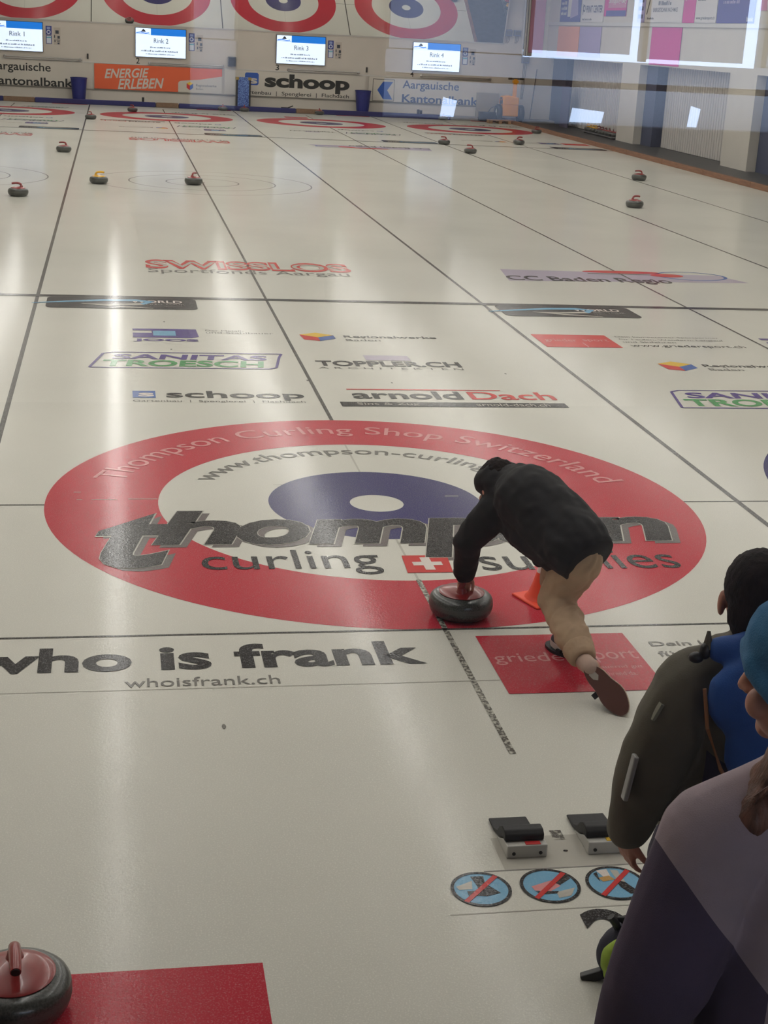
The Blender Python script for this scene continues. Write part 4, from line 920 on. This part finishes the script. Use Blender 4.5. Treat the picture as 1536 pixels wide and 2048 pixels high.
# --- boy in the olive jacket -------------------------------------------------
boy = thing('person', 'person with short dark hair in an olive jacket with blue hood, arms down', 'person', (0, 0, 0))
bx, by = .02, -4.80
b = MB(); hb = Vector((.008, -4.80, 1.322)); fb = frame((.42, 1, -.10))
skin_head(b, hb, fb, 1.0, M_SKIN2)
V = lambda x, y, z: Vector((bx+x, by+y, z))
chain(b, [hb+Vector((0, -.02, -.03)), V(0, -.01, 1.19), V(0, 0, 1.05), V(0, 0, .8), V(0, 0, .72)], [.05, .052, .11, .10, .12], M_SKIN2)
eL = V(-.245, -.03, .90); wL = V(-.255, .02, .715); eR = V(.245, -.03, .90); wR = V(.255, .02, .715)
chain(b, [V(-.03, 0, 1.15), V(-.16, 0, 1.12), eL, wL], [.05, .05, .038, .026], M_SKIN2); chain(b, [V(.03, 0, 1.15), V(.16, 0, 1.12), eR, wR], [.05, .05, .038, .026], M_SKIN2)
for q in (-1, 1): chain(b, [V(q*.05, 0, .72), V(q*.085, .0, .70), V(q*.09, .015, .38), V(q*.09, 0, .08), V(q*.09, .10, .045)], [.1, .09, .055, .036, .03], M_SKIN2)
hand(b, wL, (.12, .12, -1), (1, .25, .1), .92, M_SKIN2, .42, 1); hand(b, wR, (-.1, .12, -1), (-1, .25, .1), .92, M_SKIN2, .42, -1)
fuse(b, 'body', boy, .0045, 3); eyes(boy, hb, fb, 1.0)
b = MB(); P = lambda x, y, z: hb+fb @ Vector((x, y, z))
ell(b, P(0, -.02, .04), (.081, .098, .088), M_HAIRD, fb); ell(b, P(0, -.062, -.015), (.068, .052, .075), M_HAIRD, fb); ell(b, P(0, -.07, -.075), (.05, .035, .045), M_HAIRD, fb)
fuse(b, 'hair', boy, .005, 3, .003, 90)
M_OLV = mat('jacket_olive', (92, 86, 72), .75, var=.08, vscale=6, bump=.12, bscale=300); M_NVY = mat('jacket_navy', (42, 38, 62), .75, bump=.12, bscale=300); M_BLU = mat('hood_blue', (36, 84, 160), .7, var=.12, vscale=7, bump=.12, bscale=300)
b = MB()
chain(b, [V(0, -.005, 1.15), V(0, -.01, 1.05), V(0, -.01, .85), V(0, 0, .68)], [.115, .165, .175, .18], M_OLV, .78, (0, 1, 0))
for q, e_, w_ in ((-1, eL, wL), (1, eR, wR)):
    chain(b, [V(q*.04, -.005, 1.165), V(q*.155, -.005, 1.105), e_, w_+Vector((0, -.004, .02))], [.075, .09, .078, .058], M_OLV)
chain(b, [V(-.06, -.02, 1.20), V(.06, -.02, 1.20)], [.05, .05], M_OLV); chain(b, [V(-.075, .03, 1.19), V(.075, .03, 1.19)], [.04, .04], M_OLV)
navy_from = lambda c: 1.02-.9*(c.x-bx+.1)
fuse(b, 'jacket', boy, .008, 5, .022, 7, (1.3, 1, .8), mats=[M_OLV, M_NVY], planes=[(V(-.13, 0, .9), (1, 0, 0)), (V(-.15, 0, 1.0), (.5, 0, 1))], pick=lambda c, n: 1 if (c.x-bx > -.13 and (c.x-bx+.15)*.5+(c.z-1.0) < 0) else 0, cut=lambda p: p.z < .645 and abs(p.x-bx) < .2)
b = MB()
ell(b, V(.0, -.13, 1.14), (.165, .062, .125), M_BLU); ell(b, V(.015, -.15, 1.03), (.135, .055, .13), M_BLU); ell(b, V(.05, -.155, .93), (.095, .042, .10), M_BLU)
chain(b, [V(-.12, -.075, 1.235), V(-.04, -.115, 1.255), V(.09, -.10, 1.25)], [.034, .04, .034], M_BLU)
fuse(b, 'hood', boy, .007, 4, .014, 11, (1, 1, .6))
b = MB(); b.tube([V(-.168, -.12, 1.16), V(-.158, -.14, 1.07), V(-.125, -.165, .98), V(-.075, -.172, .90), V(-.03, -.175, .85)], .0045, mat('piping_orange', (150, 100, 62), .7), 8); b.build('piping', boy, smooth=True)
b = MB(); ell(b, V(-.175, -.07, 1.215), (.018, .014, .013), M_BLACK); ell(b, V(-.155, -.07, 1.23), (.014, .014, .02), M_BLACK); b.tube([V(-.15, -.07, 1.235), V(-.148, -.06, 1.275)], [.014, .004], M_OLV, 8); b.build('cord_stopper', boy, smooth=True)
b = MB(); Mx = Matrix.Translation(V(-.305, -.082, .925)) @ Matrix.Rotation(R(8), 4, 'Y'); b.box(-.006, .006, -.012, .012, -.06, .055, mat('reflective_grey', (168, 168, 166), .4), Mx); b.build('reflective_strip', boy, bevel=.004)
b = MB(); b.box(-.004, .004, -.018, .018, -.022, .022, mat('patch_grey', (130, 128, 112), .6), Matrix.Translation(V(-.247, -.045, 1.075)) @ Matrix.Rotation(R(25), 4, 'Y')); b.build('sleeve_patch', boy)
b = MB(); b.tf = lambda p: Vector((bx+p.x, by-.188-p.z-(1.22-p.y)*.45, p.y)); b.text('CM', -.065, -.02, 1.205, 1.228, .0, mat('logo_thread', (190, 196, 205), .6), .02, .2); b.build('hood_lettering', boy)
b = MB()
for q in (-1, 1): chain(b, [V(q*.05, 0, .72), V(q*.088, 0, .66), V(q*.092, .012, .38), V(q*.09, 0, .10)], [.125, .108, .082, .07], M_NVY)
fuse(b, 'trousers', boy, .009, 4, .01, 9)
for q in (-1, 1): shoe(boy, (bx+q*.09, by-.07, -.0), (bx+q*.1, by+.17, -.0), (0, 0, 1), .24, M_SHOE, M_FOX, M_SHOE)

# --- girl in the lilac sweatshirt ---------------------------------------------
girl = thing('person', 'person in a blue beanie and lilac sweatshirt with dark sleeves, seen from behind', 'person', (0, 0, 0))
gx, gy = -.265, -5.72
hg = Vector((-.377, -5.79, 1.588)); fg = frame((-.62, .78, -.10))
b = MB(); skin_head(b, hg, fg, 1.02, M_SKIN)
V = lambda x, y, z: Vector((gx+x, gy+y, z))
chain(b, [hg+Vector((.02, -.02, -.05)), V(0, -.01, 1.42), V(0, 0, 1.28), V(0, 0, 1.0), V(0, 0, .9)], [.052, .055, .12, .115, .13], M_SKIN)
eL = V(-.275, -.02, 1.03); wL = V(-.285, .06, .80); eR = V(.275, -.02, 1.03); wR = V(.285, .06, .80)
chain(b, [V(-.04, 0, 1.36), V(-.18, 0, 1.32), eL, wL], [.052, .055, .04, .028], M_SKIN); chain(b, [V(.04, 0, 1.36), V(.18, 0, 1.32), eR, wR], [.052, .055, .04, .028], M_SKIN)
for q in (-1, 1): chain(b, [V(q*.05, 0, .88), V(q*.09, 0, .86), V(q*.095, .015, .47), V(q*.095, 0, .09), V(q*.095, .12, .045)], [.11, .10, .06, .04, .03], M_SKIN)
hand(b, wL, (.05, .2, -1), (1, .2, .1), 1.0, M_SKIN, .4, 1); hand(b, wR, (-.05, .2, -1), (-1, .2, .1), 1.0, M_SKIN, .4, -1)
fuse(b, 'body', girl, .0045, 3); eyes(girl, hg, fg, 1.02)
M_BEAN = mat('beanie_blue', (58, 118, 164), .9, var=.08, vscale=30, bump=.25, bscale=330)
P = lambda x, y, z: hg+fg @ Vector((x, y, z))
b = MB(); ell(b, P(0, -.015, .055), (.096, .118, .098), M_BEAN, fg); ell(b, P(0, -.055, .0), (.09, .078, .085), M_BEAN, fg)
chain(b, [P(-.06, .055, .03), P(0, .095, .038), P(.06, .055, .03)], [.025, .022, .025], M_BEAN); chain(b, [P(-.085, .0, -.005), P(-.06, .055, .025)], [.022, .024], M_BEAN); chain(b, [P(.085, .0, -.005), P(.06, .055, .025)], [.022, .024], M_BEAN)
fuse(b, 'beanie', girl, .006, 4, .004, 25)
hr = MB()
rnd = random.Random(7)
chain(hr, [P(.0, -.07, -.06), V(-.01, -.06, 1.43), V(-.03, -.10, 1.37), V(.02, -.13, 1.30)], [.055, .055, .06, .05], M_HAIRB)
chain(hr, [Vector((-.345, -5.80, 1.515)), Vector((-.362, -5.775, 1.44)), Vector((-.392, -5.765, 1.385)), Vector((-.435, -5.79, 1.345))], [.052, .05, .042, .028], M_HAIRB)
chain(hr, [Vector((-.33, -5.83, 1.52)), Vector((-.335, -5.85, 1.44)), Vector((-.36, -5.86, 1.375))], [.05, .05, .03], M_HAIRB)
fuse(hr, 'hair', girl, .006, 3, .010, 36, (1, 1, .25))
st = MB()
for k in range(70):
    a = rnd.uniform(-1, 1); x0 = P(-.06+.05*a, -.03-.05*rnd.random(), -.05); d = rnd.uniform(0, 1)
    e = V(-.175+.13*d+.02*a, -.05-.10*d, 1.335+.05*rnd.random()-.02*d)
    mid = (x0+e)/2+Vector((rnd.uniform(-.02, .02)+.015, rnd.uniform(-.03, 0), rnd.uniform(-.01, .02)))
    st.tube([x0, x0*.5+mid*.5+Vector((.004, 0, .004)), mid, mid*.45+e*.55+Vector((.003, -.004, .006)), e], [.0035, .004, .0035, .003, .0012], M_HAIRB, 5)
o = st.build('hair_strands', girl, smooth=True); o['kind'] = 'stuff'
M_LIL2 = mat('sweatshirt_lilac', (158, 142, 150), .9, var=.05, vscale=14, bump=.15, bscale=420); M_PLUM = mat('sweatshirt_plum', (78, 66, 86), .9, var=.06, vscale=10, bump=.15, bscale=420)
b = MB()
chain(b, [V(0, -.01, 1.33), V(0, -.01, 1.2), V(0, -.01, 1.0), V(0, 0, .84)], [.15, .185, .19, .19], M_LIL2, .74, (0, 1, 0))
chain(b, [V(-.07, -.02, 1.385), V(.07, -.02, 1.385)], [.05, .05], M_LIL2)
for q, e_, w_ in ((-1, eL, wL), (1, eR, wR)):
    chain(b, [V(q*.05, -.01, 1.365), V(q*.20, -.01, 1.275), e_, w_+Vector((0, 0, .02))], [.078, .095, .088, .06], M_LIL2)
def seam(c, n):
    x = -abs(c.x-gx)
    return 1 if ((x+.285)*.208+(c.z-1.25)*.162 < 0 and x < -.12) else 0
SP = [(Vector((gx-.285, gy, 1.25)), (.208, 0, .162)), (Vector((gx+.285, gy, 1.25)), (-.208, 0, .162)), (Vector((gx-.12, gy, 1)), (1, 0, 0)), (Vector((gx+.12, gy, 1)), (1, 0, 0))]
fuse(b, 'sweatshirt', girl, .0075, 5, .010, 6, (1, 1, .6), mats=[M_LIL2, M_PLUM], planes=SP, pick=seam, cut=lambda p: p.z < .80 and abs(p.x-gx) < .17)
b = MB(); 
for k in range(24): pass
b.lathe([(.062, -.008), (.070, -.004), (.070, .014), (.060, .018)], M_LIL2, 28, Matrix.Translation(V(-.01, -.015, 1.425)) @ Matrix.Diagonal((1.05, .95, 1, 1)), cap=False); b.build('neck_band', girl, smooth=True)
M_JEAN = mat('trousers_dark', (38, 36, 48), .8)
b = MB()
for q in (-1, 1): chain(b, [V(q*.05, 0, .88), V(q*.095, 0, .82), V(q*.1, .012, .47), V(q*.097, 0, .11)], [.13, .115, .085, .07], M_JEAN)
fuse(b, 'trousers', girl, .01, 4, .008, 9)
for q in (-1, 1): shoe(girl, (gx+q*.097, gy-.08, 0), (gx+q*.105, gy+.18, 0), (0, 0, 1), .25, M_SHOE, M_FOX, M_SHOE)

# --- small rucksack standing on the ice ----------------------------------------
M_RN = mat('rucksack_navy', (36, 34, 52), .75, bump=.15, bscale=300); M_NEON = mat('rucksack_lime', (150, 176, 62), .7, var=.08, vscale=12)
t = thing('rucksack', 'small navy and lime rucksack with black straps standing behind the hacks', 'rucksack', (-.02, -4.40, 0), R(-14))
b = MB(); ell(b, (0, 0, .092), (.105, .075, .095), M_RN); b.box(-.075, .075, -.05, .05, .0, .10, M_RN); fuse(b, 'bag_body', t, .006, 6, .006, 14)
b = MB(); ell(b, (-.02, -.052, .105), (.078, .040, .072), M_NEON); ell(b, (-.015, -.048, .06), (.07, .038, .05), M_NEON); fuse(b, 'front_pocket', t, .005, 5, .006, 22)
b = MB(); b.box(-.125, -.06, -.012, .012, .04, .07, M_BLACK, Matrix.Rotation(R(-25), 4, 'Y')); b.build('side_strap', t, bevel=.004)
b = MB(); b.tube([(-.05, .0, .17), (-.06, -.01, .195), (-.075, -.01, .215)], .012, M_BLACK, 8); b.tube([(-.02, 0, .18), (-.05, 0, .205), (-.02, .0, .215), (.0, 0, .185)], .009, M_BLACK, 8); b.build('top_strap', t, smooth=True)
